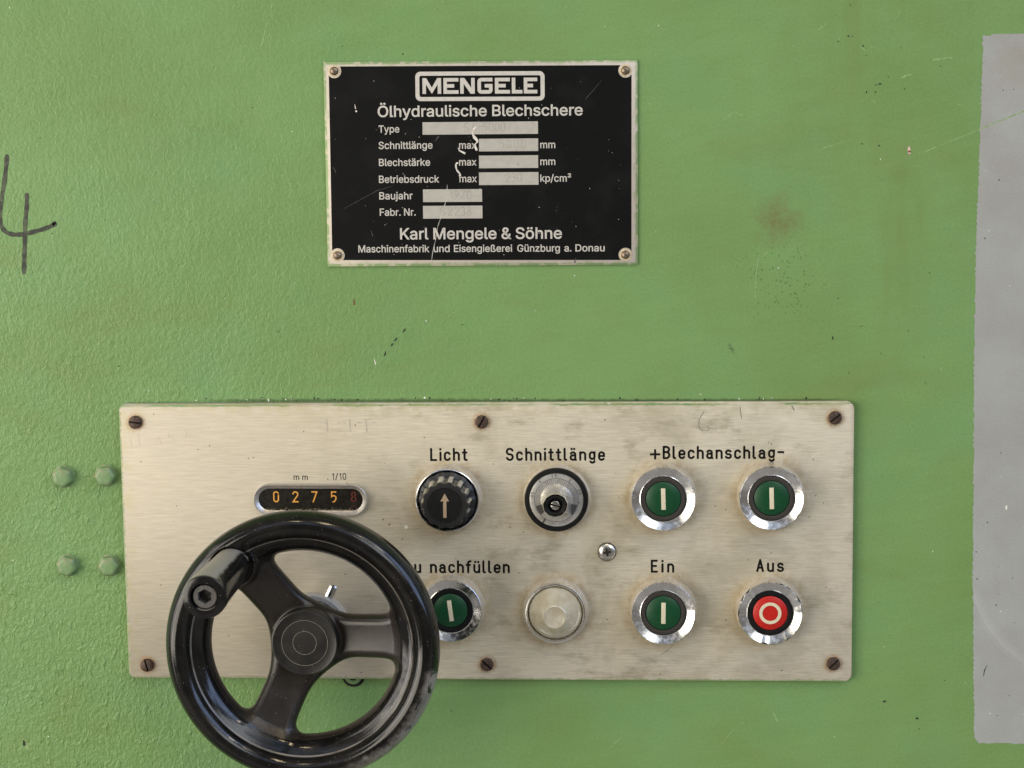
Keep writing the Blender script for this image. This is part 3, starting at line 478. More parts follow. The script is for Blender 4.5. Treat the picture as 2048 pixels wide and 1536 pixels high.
def m_wall(t):
    x, y, h, p = t.mm()
    q = t.vec(x, y, 0.0)
    big = t.noise(q, 0.012, 4.0, 0.55)
    streak = t.noise(t.vec(t.m('MULTIPLY', x, 0.35), y, 3.0), 0.03, 4.0, 0.6, 0.6)
    fine = t.noise(q, 0.9, 3.0, 0.6)
    col = t.mix(t.ss(big, 0.38, 0.66), (0.162, 0.288, 0.100), (0.156, 0.262, 0.083))
    col = t.mix(t.m('MULTIPLY', t.ss(streak, 0.52, 0.72), 0.42), col, (0.162, 0.222, 0.070))
    wipe = t.noise(t.vec(t.m('ADD', x, t.m('MULTIPLY', y, 1.2)), t.m('MULTIPLY', t.m('SUBTRACT', y, t.m('MULTIPLY', x, 0.22)), 7.0), 31.0), 0.022, 5.0, 0.68, 0.5)
    col = t.mulc(col, t.ss(wipe, 0.32, 0.68, 0.975, 1.02))
    cool = t.noise(q, 0.017, 3.0, 0.55)
    col = t.mix(t.m('MULTIPLY', t.ss(cool, 0.46, 0.70), 0.30), col, (0.142, 0.285, 0.118))
    col = t.mulc(col, t.ss(fine, 0.25, 0.75, 0.93, 1.07))
    vs = t.noise(t.vec(x, t.m('MULTIPLY', y, 0.12), 21.0), 0.05, 4.0, 0.6)
    vs = t.m('MULTIPLY', t.ss(vs, 0.48, 0.68), t.m('MULTIPLY', t.ss(x, 90.0, 150.0), t.ss(y, -20.0, 90.0)))
    col = t.mix(t.m('MULTIPLY', vs, 0.55), col, (0.150, 0.215, 0.062))
    # brown rubbed smudge and its dark spray of specks
    wob = t.m('MULTIPLY', t.m('SUBTRACT', t.noise(q, 0.12, 4.0, 0.65), 0.5), 22.0)
    sm = t.blob(t.m('ADD', x, wob), t.m('ADD', y, wob), 119.0, 74.0, 1.0, 15.0)
    sm = t.m('MULTIPLY', sm, t.ss(t.noise(q, 0.5, 4.0, 0.7), 0.25, 0.7, 0.35, 1.0))
    col = t.mix(t.m('MULTIPLY', sm, 0.82), col, (0.155, 0.135, 0.055))
    sp = t.blob(t.m('ADD', x, wob), t.m('ADD', y, wob), 121.0, 48.0, 8.0, 27.0)
    vd, vc = t.voro(q, 0.62)
    dots = t.m('MULTIPLY', t.ss(vd, 0.20, 0.36, 1.0, 0.0), t.m('GREATER_THAN', t.xyz(vc)[0], 0.35))
    col = t.mix(t.m('MULTIPLY', t.m('MULTIPLY', dots, sp), 0.62), col, (0.06, 0.10, 0.035))
    mk_ = t.m('MULTIPLY', t.blob(t.m('ADD', x, t.m('MULTIPLY', t.m('SUBTRACT', y, 16.1), 0.45)), t.m('MULTIPLY', y, 0.45), 99.2, 7.2, 0.2, 1.5), t.ss(t.noise(q, 0.7, 4.0, 0.7), 0.3, 0.6))
    col = t.mix(t.m('MULTIPLY', mk_, 0.75), col, (0.055, 0.075, 0.03))
    # thin dark grime where the paint was run up to the panel's upper edge, and between panel and bolts
    gx = t.m('MULTIPLY', t.ss(x, -150.0, -120.0), t.ss(x, 140.0, 154.0, 1.0, 0.0))
    gr = t.m('MULTIPLY', t.ss(t.m('ADD', t.m('ABSOLUTE', t.m('SUBTRACT', y, PY1 + 0.5)), t.m('MULTIPLY', t.noise(q, 0.35, 3.0), -1.6)), -0.75, 0.5, 1.0, 0.0), gx)
    col = t.mix(t.m('MULTIPLY', gr, 0.7), col, (0.05, 0.075, 0.03))
    # runs and orange peel of the thick paint: strong to the lower left, weak to the right
    side = t.m('MAXIMUM', t.m('MULTIPLY', t.ss(x, -190.0, 70.0, 1.0, 0.10), t.ss(y, -100.0, 190.0, 0.85, 0.36)), 0.09)
    wx = t.m('ADD', x, t.m('MULTIPLY', t.m('SUBTRACT', t.noise(q, 0.25, 2.0), 0.5), 5.0))
    n1 = t.noise(t.vec(wx, t.m('MULTIPLY', y, 0.55), 0.0), 0.42, 3.0, 0.6)
    n2 = t.noise(t.vec(wx, t.m('MULTIPLY', y, 0.6), 9.0), 0.80, 2.0, 0.55)
    n4 = t.noise(t.vec(wx, t.m('MULTIPLY', y, 0.5), 5.0), 0.36, 1.0, 0.5)
    lump = t.m('ADD', t.m('ADD', t.m('MULTIPLY', n1, 1.0), t.m('MULTIPLY', n2, 0.8)), t.m('MULTIPLY', t.ss(n4, 0.60, 0.76), t.m('MULTIPLY', t.ss(y, 40.0, -110.0, 0.12, 0.50), t.ss(x, -90.0, -190.0))))
    n3 = t.noise(q, 2.2, 2.0, 0.6)
    hh = t.m('ADD', t.m('MULTIPLY', lump, side), t.m('MULTIPLY', n3, 0.05))
    dent = t.noise(t.vec(x, y, 4.0), 0.03, 2.0)
    hh = t.m('ADD', hh, t.m('MULTIPLY', dent, 1.2))
    return {'Base Color': col, 'Roughness': t.m('ADD', t.ss(t.noise(q, 0.05, 3.0), 0.3, 0.7, 0.30, 0.44), t.ss(x, -150.0, 60.0, 0.0, 0.06)), 'Specular IOR Level': 0.34, 'Normal': t.bump(hh, 0.90, 0.00074)}
M = {}
M['wall'] = material('green machine paint', m_wall)

def m_patch(t):
    x, y, h, p = t.mm()
    q = t.vec(x, y, 0.0)
    col = t.mix(t.ss(t.noise(q, 0.03, 4.0, 0.6), 0.35, 0.65), (0.330, 0.340, 0.322), (0.298, 0.300, 0.280))
    # arc-shaped rub marks low on the patch
    d = t.m('SQRT', t.m('ADD', t.m('POWER', t.m('SUBTRACT', x, 262.0), 2.0), t.m('POWER', t.m('SUBTRACT', y, -82.0), 2.0)))
    arc = t.m('MULTIPLY', t.ss(t.m('ABSOLUTE', t.m('SUBTRACT', d, 54.0)), 0.0, 4.0, 1.0, 0.0), t.ss(t.noise(t.vec(d, 0.0, 0.0), 1.6, 3.0), 0.4, 0.6))
    arc = t.m('MULTIPLY', arc, t.m('MULTIPLY', t.ss(y, -92.0, -98.0), t.ss(y, -135.0, -122.0)))
    col = t.mix(t.m('MULTIPLY', arc, 0.5), col, (0.45, 0.455, 0.44))
    st = t.m('MULTIPLY', t.blob(x, t.m('MULTIPLY', y, 0.25), 219.5, -23.0, 0.3, 2.6), t.ss(t.noise(q, 0.2, 4.0, 0.7), 0.35, 0.65))
    st = t.m('MAXIMUM', st, t.m('MULTIPLY', t.ss(y, 60.0, 150.0), t.ss(t.noise(q, 0.04, 4.0, 0.6), 0.42, 0.62)))
    col = t.mix(t.m('MULTIPLY', st, 0.45), col, (0.275, 0.255, 0.205))
    col = t.mulc(col, t.ss(t.noise(q, 1.2, 3.0), 0.25, 0.75, 0.95, 1.05))
    return {'Base Color': col, 'Roughness': 0.5, 'Normal': t.bump(t.m('ADD', t.m('MULTIPLY', t.noise(q, 0.8, 3.0), 0.3), t.m('MULTIPLY', t.noise(q, 0.03, 2.0), 1.2)), 0.5, 0.0003)}
M['patch'] = material('grey paint', m_patch)

def plain(name, col, rough=0.5, metal=0.0, spec=0.35, var=0.12, sc=0.6, bump=0.0):
    def fn(t):
        x, y, h, p = t.mm()
        c = t.mulc(col, t.ss(t.noise(p, sc, 4.0, 0.6), 0.25, 0.75, 1.0 - var, 1.0 + var))
        d = {'Base Color': c, 'Roughness': t.ss(t.noise(p, sc * 1.7, 3.0), 0.3, 0.7, max(0.03, rough * 0.85), rough * 1.15), 'Metallic': metal, 'Specular IOR Level': spec}
        if bump: d['Normal'] = t.bump(t.noise(p, sc * 2.0, 3.0), 1.0, bump)
        return d
    return material(name, fn)

M['ink'] = plain('black engraving fill', (0.006, 0.005, 0.004), 0.6, var=0.3, spec=0.12)
M['marker'] = material('black marker ink', lambda t: (lambda x, y, h, p: {
    'Base Color': t.mix(t.ss(t.noise(p, 0.30, 3.0, 0.6), 0.38, 0.72), (0.012, 0.014, 0.009), (0.075, 0.095, 0.045)), 'Roughness': 0.45})(*t.mm()))
M['scratch_pale'] = plain('pale scratched paint', (0.225, 0.35, 0.142), 0.6, var=0.3)
M['scratch_white'] = plain('white scratch', (0.60, 0.57, 0.50), 0.6, var=0.25)
M['scratch_dim'] = plain('faint scratch', (0.08, 0.075, 0.068), 0.6, var=0.4)
M['speck_dark'] = plain('dark speck', (0.022, 0.028, 0.015), 0.7)
M['speck_pale'] = plain('dust speck', (0.68, 0.68, 0.60), 0.7)
M['rust'] = plain('bare rusty metal', (0.16, 0.07, 0.035), 0.8, var=0.4, sc=2.0)
M['pink'] = plain('primer showing in a chip', (0.62, 0.42, 0.36), 0.7)

def m_panel(t):
    x, y, h, p = t.mm()
    q = t.vec(x, y, 0.0)
    br = t.noise(t.vec(t.m('MULTIPLY', x, 0.020), y, 0.0), 4.2, 4.0, 0.7)
    br2 = t.noise(t.vec(t.m('MULTIPLY', x, 0.06), y, 7.0), 1.3, 4.0, 0.7)
    blot = t.noise(q, 0.028, 5.0, 0.62, 0.4)
    blot2 = t.noise(t.vec(t.m('MULTIPLY', x, 0.5), y, 2.0), 0.10, 5.0, 0.65)
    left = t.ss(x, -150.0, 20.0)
    col = t.mix(left, (0.405, 0.364, 0.288), (0.615, 0.558, 0.425))  # base colour darkened to the left to offset the key light's brightness there
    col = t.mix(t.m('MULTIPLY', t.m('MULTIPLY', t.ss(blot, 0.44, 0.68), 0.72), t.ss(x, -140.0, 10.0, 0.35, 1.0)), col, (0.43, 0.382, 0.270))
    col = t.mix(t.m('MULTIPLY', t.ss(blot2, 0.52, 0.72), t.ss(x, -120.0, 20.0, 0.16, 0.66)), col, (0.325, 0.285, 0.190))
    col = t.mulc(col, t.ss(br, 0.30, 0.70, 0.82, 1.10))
    col = t.mulc(col, t.ss(br2, 0.3, 0.7, 0.91, 1.06))
    # dirty brown halos round the controls
    wob = t.m('MULTIPLY', t.m('SUBTRACT', t.noise(q, 0.16, 3.0), 0.5), 7.0)
    cx, cy = (PX0 + PX1) / 2, (PY0 + PY1) / 2
    halo = None
    for bx, by in BUTTONS + [KNOB, DIAL, LAMP]:
        b = t.blob(t.m('ADD', x, wob), y, bx - cx, by - cy, 15.6, 21.5)
        halo = b if halo is None else t.m('MAXIMUM', halo, b)
    halo = t.m('MULTIPLY', halo, t.ss(t.noise(q, 0.22, 4.0, 0.7), 0.30, 0.68, 0.15, 0.85))
    col = t.mix(halo, col, (0.350, 0.275, 0.160))
    rust = None
    for bx, by, a in SCREWS:
        b = t.blob(t.m('ADD', x, t.m('MULTIPLY', wob, 0.35)), y, bx - cx, by - cy, 2.9, 5.4)
        rust = b if rust is None else t.m('MAXIMUM', rust, b)
    rust = t.m('MULTIPLY', rust, t.ss(t.noise(q, 0.8, 3.0), 0.3, 0.6, 0.2, 0.85))
    col = t.mix(rust, col, (0.36, 0.205, 0.085))
    # tiny dark pits
    vd, vc = t.voro(q, 0.16)
    pit = t.m('MULTIPLY', t.ss(vd, 0.035, 0.075, 1.0, 0.0), t.m('GREATER_THAN', t.xyz(vc)[0], 0.62))
    col = t.mix(t.m('MULTIPLY', pit, 0.8), col, (0.07, 0.05, 0.03))
    # green paint lapped over the edges
    H, Wd = (PY1 - PY0) / 2, (PX1 - PX0) / 2
    e = t.m('SUBTRACT', H, y)
    nn = t.noise(t.vec(x, t.m('MULTIPLY', y, 3.0), 5.0), 0.22, 4.0, 0.7)
    lap = t.m('MULTIPLY', t.ss(t.m('ADD', t.m('ABSOLUTE', t.m('SUBTRACT', e, 1.0)), t.m('MULTIPLY', nn, -2.2)), -0.75, -0.45, 1.0, 0.0), t.ss(t.noise(t.vec(x, 0.0, 1.0), 0.02, 3.0), 0.40, 0.52))
    lo = t.m('ADD', y, H)
    lap2 = t.m('MULTIPLY', t.ss(t.m('ADD', lo, t.m('MULTIPLY', nn, -3.4)), -1.3, -0.6, 1.0, 0.0), 0.75)
    lf = t.m('ADD', x, Wd)
    lap3 = t.m('MULTIPLY', t.ss(t.m('ADD', lf, t.m('MULTIPLY', nn, -3.0)), -1.1, -0.5, 1.0, 0.0), 0.8)
    lap = t.m('MAXIMUM', lap, t.m('MAXIMUM', lap2, lap3))
    col = t.mix(lap, col, (0.165, 0.255, 0.095))
    ed = t.m('MINIMUM', e, lf)
    col = t.mix(t.m('MULTIPLY', t.ss(ed, 2.0, 9.0, 0.35, 0.0), t.ss(t.noise(q, 0.18, 4.0), 0.4, 0.65)), col, (0.34, 0.31, 0.14))
    met = t.m('MULTIPLY', t.m('SUBTRACT', 1.0, t.m('MAXIMUM', t.m('MAXIMUM', halo, rust), lap)), 0.26)
    rough = t.m('ADD', t.ss(br, 0.3, 0.7, 0.36, 0.46), t.m('MULTIPLY', halo, 0.2))
    hh = t.m('ADD', t.m('MULTIPLY', br, 0.35), t.m('ADD', t.m('MULTIPLY', br2, 0.5), t.m('MULTIPLY', lap, 0.8)))
    return {'Base Color': col, 'Metallic': met, 'Roughness': rough, 'Normal': t.bump(hh, 0.4, 0.00007)}
M['panel'] = material('brushed steel plate', m_panel)
M['panel_mark'] = plain('scribed pencil line', (0.15, 0.12, 0.08), 0.6, var=0.4)
M['panel_faint'] = plain('faint scribed line', (0.46, 0.415, 0.32), 0.6, var=0.2)

M['panel_ghost'] = plain('rubbed out pencil', (0.43, 0.385, 0.30), 0.6, var=0.15)
def m_chrome(amount, name, tint=(0.78, 0.78, 0.78)):
    def fn(t):
        x, y, h, p = t.mm()
        oi = t.node('ShaderNodeObjectInfo')
        off = t.vm('SCALE', oi.outputs['Location'])
        off.node.inputs['Scale'].default_value = 1300.0
        p = t.vm('ADD', p, off)
        n = t.noise(p, 0.26, 1.0, 0.4)
        dirt = t.ss(t.noise(p, 0.28, 4.0, 0.7), 0.54, 0.74)
        vd, vc = t.voro(t.vm('ADD', p, t.vm('SCALE', t.vec(n, n, n))), 0.16)
        hh = t.m('ADD', t.m('MULTIPLY', n, 0.13), 0.0 if amount < 1 else t.m('MULTIPLY', vd, 0.14))
        col = t.mix(t.m('MULTIPLY', dirt, 0.4), tint, (0.34, 0.29, 0.22))
        return {'Base Color': col, 'Metallic': t.m('SUBTRACT', 1.0, t.m('MULTIPLY', dirt, 0.35)), 'Roughness': t.ss(t.noise(p, 0.5, 3.0), 0.35, 0.7, 0.15, 0.30), 'Normal': t.bump(hh, 0.6, 0.00022)}
    return material(name, fn)
M['chrome'] = m_chrome(0.35, 'worn chrome')
M['chrome_dented'] = m_chrome(1.6, 'dented chrome')
def m_skirt(t):
    x, y, h, p = t.mm()
    d = t.ss(t.noise(p, 0.3, 4.0, 0.65), 0.38, 0.7)
    col = t.mix(d, (0.66, 0.62, 0.54), (0.54, 0.455, 0.32))
    return {'Base Color': col, 'Metallic': 0.45, 'Roughness': 0.34, 'Normal': t.bump(t.noise(p, 0.8, 3.0), 0.5, 0.00008)}
M['skirt'] = material('grubby chrome skirt', m_skirt)
M['alu'] = plain('worn aluminium', (0.58, 0.55, 0.49), 0.34, metal=0.75, var=0.12, bump=0.00004)
M['collar_grey'] = plain('dull grey collar', (0.60, 0.575, 0.53), 0.4, metal=0.25, var=0.08)
M['collar'] = plain('worn black plastic', (0.030, 0.026, 0.021), 0.62, var=0.45, sc=1.4, bump=0.00012)
M['collar_clean'] = plain('black plastic', (0.007, 0.007, 0.007), 0.45, var=0.3, spec=0.2)
M['green_cap'] = plain('dark green plastic', (0.0028, 0.052, 0.0165), 0.42, var=0.14, sc=0.8, bump=0.00002)
M['red_cap'] = plain('red plastic', (0.44, 0.013, 0.008), 0.40, var=0.14, sc=0.8, bump=0.00002)
M['cream'] = material('cream print', lambda t: (lambda x, y, h, p: {
    'Base Color': t.mix(t.ss(t.noise(p, 0.9, 4.0, 0.7), 0.60, 0.72), (0.62, 0.56, 0.40), (0.22, 0.17, 0.10)), 'Roughness': 0.5})(*t.mm()))
M['screw'] = plain('browned screw steel', (0.085, 0.058, 0.045), 0.42, metal=0.55, var=0.4, sc=1.2, bump=0.00014)
M['slot'] = plain('dark slot', (0.012, 0.009, 0.007), 0.8)
M['steel'] = plain('bright screw steel', (0.62, 0.60, 0.56), 0.24, metal=0.95, var=0.12)
M['rivet'] = plain('dull brown rivet', (0.22, 0.17, 0.12), 0.36, metal=0.7, var=0.3, sc=1.5)

def m_plate_black(t):
    x, y, h, p = t.mm()
    q = t.vec(x, y, 0.0)
    vd, vc = t.voro(q, 0.22)
    r = t.xyz(vc)
    d = t.m('MULTIPLY', t.ss(vd, t.m('MULTIPLY', r[1], 0.03), t.m('ADD', t.m('MULTIPLY', r[1], 0.03), 0.03), 1.0, 0.0), t.m('GREATER_THAN', r[0], 0.5))
    sm = t.ss(t.noise(q, 0.05, 4.0, 0.6), 0.45, 0.7)
    col = t.mix(sm, (0.0034, 0.0036, 0.0036), (0.0046, 0.0048, 0.0047))
    col = t.mix(t.m('MULTIPLY', d, t.m('MULTIPLY', r[2], 0.55)), col, (0.5, 0.48, 0.42))
    return {'Base Color': col, 'Roughness': t.ss(sm, 0.0, 1.0, 0.40, 0.46), 'Specular IOR Level': 0.18}
M['plate_black'] = material('black anodised enamel', m_plate_black)
def m_plate_metal(t):
    x, y, h, p = t.mm()
    q = t.vec(x, y, 0.0)
    br = t.noise(t.vec(t.m('MULTIPLY', x, 3.0), t.m('MULTIPLY', y, 0.25), 0.0), 1.2, 3.0, 0.6)
    col = t.mulc((0.56, 0.50, 0.43), t.ss(br, 0.3, 0.7, 0.92, 1.06))
    ex = t.m('SUBTRACT', 70.2, t.m('ABSOLUTE', x))
    ey = t.m('SUBTRACT', 45.6, t.m('ABSOLUTE', y))
    e = t.m('MINIMUM', ex, ey)
    st = t.m('MULTIPLY', t.ss(t.m('ADD', e, t.m('MULTIPLY', t.noise(q, 0.16, 4.0, 0.7), -6.0)), -2.6, -0.9, 1.0, 0.0), t.ss(e, 2.2, 3.0, 1.0, 0.0))
    col = t.mix(t.m('MULTIPLY', st, 0.62), col, (0.32, 0.36, 0.20))
    pn = t.m('MULTIPLY', t.ss(e, 0.7, 1.3, 1.0, 0.0), t.ss(t.noise(q, 0.25, 4.0), 0.42, 0.52))
    col = t.mix(t.m('MULTIPLY', pn, 0.85), col, (0.19, 0.30, 0.115))
    return {'Base Color': col, 'Metallic': 0.35, 'Roughness': 0.42}
M['plate_metal'] = material('bare plate aluminium', m_plate_metal)
M['plate_text'] = plain('bare lettering', (0.56, 0.53, 0.475), 0.45, metal=0.2, var=0.06)
M['field'] = plain('dull bare field', (0.465, 0.442, 0.39), 0.42, metal=0.25, var=0.05, sc=0.4)
M['stamp'] = plain('stamped figure', (0.24, 0.21, 0.175), 0.6, var=0.35, sc=1.2)
M['ringstain'] = plain('stained washer', (0.60, 0.50, 0.33), 0.45, metal=0.2, var=0.25, sc=1.0)

def m_wheel(kind):
    def fn(t):
        x, y, h, p = t.mm()
        r = t.m('SQRT', t.m('ADD', t.m('MULTIPLY', x, x), t.m('MULTIPLY', y, y)))
        ang = t.m('MULTIPLY', t.m('ARCTAN2', y, x), 57.29578)
        vd, vc = t.voro(p, 0.55)
        q = t.xyz(vc)
        sp = t.m('MULTIPLY', t.ss(vd, 0.05, 0.11, 1.0, 0.0), t.m('GREATER_THAN', q[0], 0.62))
        vd2, vc2 = t.voro(p, 1.6)
        sp2 = t.m('MULTIPLY', t.ss(vd2, 0.08, 0.2, 1.0, 0.0), t.m('GREATER_THAN', t.xyz(vc2)[0], 0.55))
        film = t.ss(t.noise(p, 0.07, 4.0, 0.6), 0.35, 0.75)
        if kind == 'rim':
            base, r0, r1 = (0.0044, 0.0043, 0.0040), 0.08, 0.20
        elif kind == 'spoke':
            base, r0, r1 = (0.0155, 0.0120, 0.0090), 0.27, 0.38
        elif kind == 'hub':
            base, r0, r1 = (0.0095, 0.0085, 0.0072), 0.34, 0.44
        else:
            base, r0, r1 = (0.006, 0.006, 0.006), 0.12, 0.22
        col = t.mix(t.m('MULTIPLY', film, 0.5), base, (0.020, 0.0175, 0.0145))
        rough = t.ss(film, 0.0, 1.0, r0, r1)
        dust = t.m('MAXIMUM', t.m('MULTIPLY', sp, 0.55), t.m('MULTIPLY', sp2, t.ss(t.noise(p, 0.05, 2.0), 0.45, 0.7, 0.02, 0.22)))
        if kind in ('rim',):
            # thick grey dust left on the lower outer flank, wiped away in streaks by hands
            wa = t.m('MULTIPLY', t.ss(t.m('ADD', ang, t.m('MULTIPLY', t.m('SUBTRACT', t.noise(p, 0.35, 3.0, 0.7), 0.5), 10.0)), -8.0, -13.0), t.ss(ang, -76.0, -60.0))
            wr = t.ss(t.m('ADD', r, t.m('MULTIPLY', t.m('SUBTRACT', t.noise(p, 0.16, 4.0, 0.7), 0.5), 8.0)), 54.0, 59.6)
            wipe = t.ss(t.noise(t.vec(t.m('MULTIPLY', ang, 0.10), t.m('MULTIPLY', r, 0.5), 0.0), 1.0, 4.0, 0.7), 0.34, 0.42)
            heavy = t.m('MULTIPLY', t.m('MULTIPLY', wa, wr), t.m('MULTIPLY', wipe, 0.70))
            light = t.m('MULTIPLY', t.m('MULTIPLY', sp2, t.ss(ang, 38.0, 15.0)), t.m('MULTIPLY', t.ss(ang, -80.0, -60.0), t.ss(r, 52.0, 58.0, 0.0, 0.35)))
            dust = t.m('MAXIMUM', dust, t.m('MAXIMUM', heavy, light))
            groove = t.m('MULTIPLY', t.ss(t.m('ABSOLUTE', t.m('SUBTRACT', r, 48.75)), 0.15, 0.45, 1.0, 0.0), t.m('MULTIPLY', t.ss(h, 54.0, 56.0), t.ss(t.noise(p, 0.08, 3.0), 0.3, 0.6, 0.05, 0.45)))
            dust = t.m('MAXIMUM', dust, groove)
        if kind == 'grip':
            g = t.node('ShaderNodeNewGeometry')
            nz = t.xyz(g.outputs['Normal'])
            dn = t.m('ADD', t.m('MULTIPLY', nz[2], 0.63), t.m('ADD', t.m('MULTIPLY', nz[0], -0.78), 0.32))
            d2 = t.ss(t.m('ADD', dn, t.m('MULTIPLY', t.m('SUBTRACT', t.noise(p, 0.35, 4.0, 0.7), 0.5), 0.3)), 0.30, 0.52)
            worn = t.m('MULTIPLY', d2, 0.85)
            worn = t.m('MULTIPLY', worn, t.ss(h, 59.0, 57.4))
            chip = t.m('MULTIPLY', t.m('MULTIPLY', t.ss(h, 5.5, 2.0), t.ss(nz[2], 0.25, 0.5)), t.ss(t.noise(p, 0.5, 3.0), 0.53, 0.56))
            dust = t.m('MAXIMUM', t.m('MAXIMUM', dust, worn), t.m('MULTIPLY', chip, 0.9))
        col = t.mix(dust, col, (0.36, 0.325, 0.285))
        rough = t.m('ADD', rough, t.m('MULTIPLY', dust, 0.45))
        return {'Base Color': col, 'Roughness': rough, 'Specular IOR Level': 0.42, 'Normal': t.bump(t.noise(p, 1.1, 3.0), 0.35, 0.00005)}
    return material('black bakelite ' + kind, fn)
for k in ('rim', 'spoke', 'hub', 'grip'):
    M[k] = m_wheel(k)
M['sill'] = plain('brown dust and lit sill', (0.20, 0.155, 0.10), 0.7, var=0.4)
M['hub_line'] = plain('dust in a turned groove', (0.19, 0.17, 0.14), 0.6, var=0.3)
M['socket'] = plain('grey socket screw', (0.16, 0.155, 0.145), 0.36, metal=0.7, var=0.25, sc=1.2)
M['digit'] = plain('amber figure', (0.66, 0.31, 0.055), 0.5, var=0.10)
M['digit_red'] = plain('dull red figure', (0.105, 0.016, 0.009), 0.6, var=0.2)
M['digit_dim'] = plain('dim red figure', (0.045, 0.012, 0.008), 0.6, var=0.2)
M['window'] = plain('dark counter drum', (0.014, 0.012, 0.009), 0.28, var=0.35, sc=0.3)
M['tan'] = plain('tan print', (0.34, 0.245, 0.155), 0.55, var=0.12)
def m_knob(t):
    x, y, h, p = t.mm()
    g = t.node('ShaderNodeNewGeometry')
    nz = t.xyz(g.outputs['Normal'])
    r = t.m('SQRT', t.m('ADD', t.m('MULTIPLY', x, x), t.m('MULTIPLY', y, y)))
    worn = t.m('MULTIPLY', t.ss(t.m('ADD', nz[2], t.m('MULTIPLY', t.noise(p, 0.7, 4.0, 0.7), 0.6)), 0.62, 0.95), t.m('MULTIPLY', t.ss(h, 18.6, 17.4), t.ss(h, 7.4, 8.4)))
    worn = t.m('MULTIPLY', worn, t.ss(r, 10.0, 10.8, 0.25, 1.0))
    col = t.mix(t.m('MULTIPLY', worn, 0.68), (0.010, 0.010, 0.010), (0.66, 0.60, 0.47))
    return {'Base Color': col, 'Roughness': t.m('ADD', 0.42, t.m('MULTIPLY', worn, 0.2))}
M['knob'] = material('worn fluted plastic', m_knob)
M['dial'] = plain('silver dial', (0.60, 0.585, 0.545), 0.32, metal=0.6, var=0.10, sc=0.5)
M['dial_line'] = plain('dial print', (0.07, 0.065, 0.06), 0.55)
M['dial_dark'] = plain('dial grey sector', (0.065, 0.062, 0.058), 0.5)
M['dial_cone'] = plain('silver dial cone', (0.66, 0.63, 0.56), 0.3, metal=0.75, var=0.18, sc=0.5)
def m_lens(t):
    x, y, h, p = t.mm()
    ang = t.m('ARCTAN2', y, x)
    ribs = t.noise(t.vec(t.m('MULTIPLY', ang, 9.0), 0.0, 0.0), 1.0, 3.0, 0.6)
    r = t.m('SQRT', t.m('ADD', t.m('MULTIPLY', x, x), t.m('MULTIPLY', y, y)))
    rings = t.m('SINE', t.m('MULTIPLY', r, 7.0))
    inner = t.ss(r, 4.4, 5.0)
    hh = t.m('ADD', t.m('MULTIPLY', t.m('MULTIPLY', ribs, inner), 1.0), t.m('MULTIPLY', t.m('MULTIPLY', rings, 0.12), t.m('SUBTRACT', 1.0, inner)))
    col = t.mix(t.ss(t.noise(p, 0.25, 3.0), 0.35, 0.65), (0.70, 0.645, 0.49), (0.60, 0.53, 0.37))
    return {'Base Color': col, 'Roughness': 0.10, 'Coat Weight': 0.6, 'Coat Roughness': 0.04, 'Transmission Weight': 0.25, 'IOR': 1.47, 'Normal': t.bump(hh, 0.9, 0.0005)}
M['lens'] = material('yellowed clear lens', m_lens)
M['reflector'] = plain('lamp reflector', (0.70, 0.63, 0.47), 0.4, metal=0.25, var=0.1)
def m_bolt(t):
    x, y, h, p = t.mm()
    g = t.node('ShaderNodeNewGeometry')
    nz = t.xyz(g.outputs['Normal'])
    col = t.mix(t.ss(t.noise(p, 0.35, 3.0), 0.35, 0.65), (0.155, 0.262, 0.105), (0.185, 0.262, 0.125))
    rub = t.m('MULTIPLY', t.ss(t.noise(p, 0.5, 4.0, 0.7), 0.50, 0.66), t.ss(y, 0.5, 3.2))
    col = t.mix(t.m('MULTIPLY', rub, 0.85), col, (0.34, 0.225, 0.14))
    return {'Base Color': col, 'Roughness': 0.36, 'Normal': t.bump(t.m('ADD', t.noise(p, 0.55, 3.0), t.m('MULTIPLY', t.noise(p, 1.4, 2.0), 0.3)), 0.8, 0.00028)}
M['bolt'] = material('thickly painted bolt', m_bolt)

# ------------------------------------------------------------------ the wall of the machine
rng = random.Random(7)
g = G()
g.prism([(-1300, -950), (1300, -950), (1300, 950), (-1300, 950)], -40.0, 0.0)
def wander(a, b, n, amp):
    a, b = Vector(a), Vector(b); d = b - a; nn = Vector((-d.y, d.x)).normalized(); out = []
    for i in range(n + 1):
        k = i / n
        out.append(tuple(a + d * k + nn * rng.uniform(-amp, amp)))
    return out
def scratch(pts, w, h, mat, amp=0.12, step=2.2):
    full = []
    for a, b in zip(pts[:-1], pts[1:]):
        n = max(2, int((Vector(b) - Vector(a)).length / step))
        full += wander(a, b, n, amp)[(1 if full else 0):]
    g.strip(full, [w * rng.uniform(0.35, 1.3) for _ in full], h, mat, cap=False)
WM = [M['wall'], M['scratch_pale'], M['speck_dark'], M['speck_pale'], M['rust'], M['pink']]
scratch([(182.8, 103.2), (194.7, 108.0), (207.7, 113.3), (226.7, 121.0), (240, 126)], 0.50, 0.12, 1)
scratch([(166, 97.5), (182.8, 103.2)], 0.1, 0.06, 1)
scratch([(-105.6, 171.9), (-111.1, 152.8)], 0.45, 0.06, 1)
scratch([(115.0, 59.3), (111.2, 57.1), (110.0, 49.2), (109.8, 39.1)], 0.45, 0.06, 1)
scratch([(128.6, 61.5), (130.2, 58.4)], 0.4, 0.06, 1)
scratch([(-45.2, 28.9), (-53.1, 20.2), (-61.0, 8.6)], 0.36, 0.06, 1)
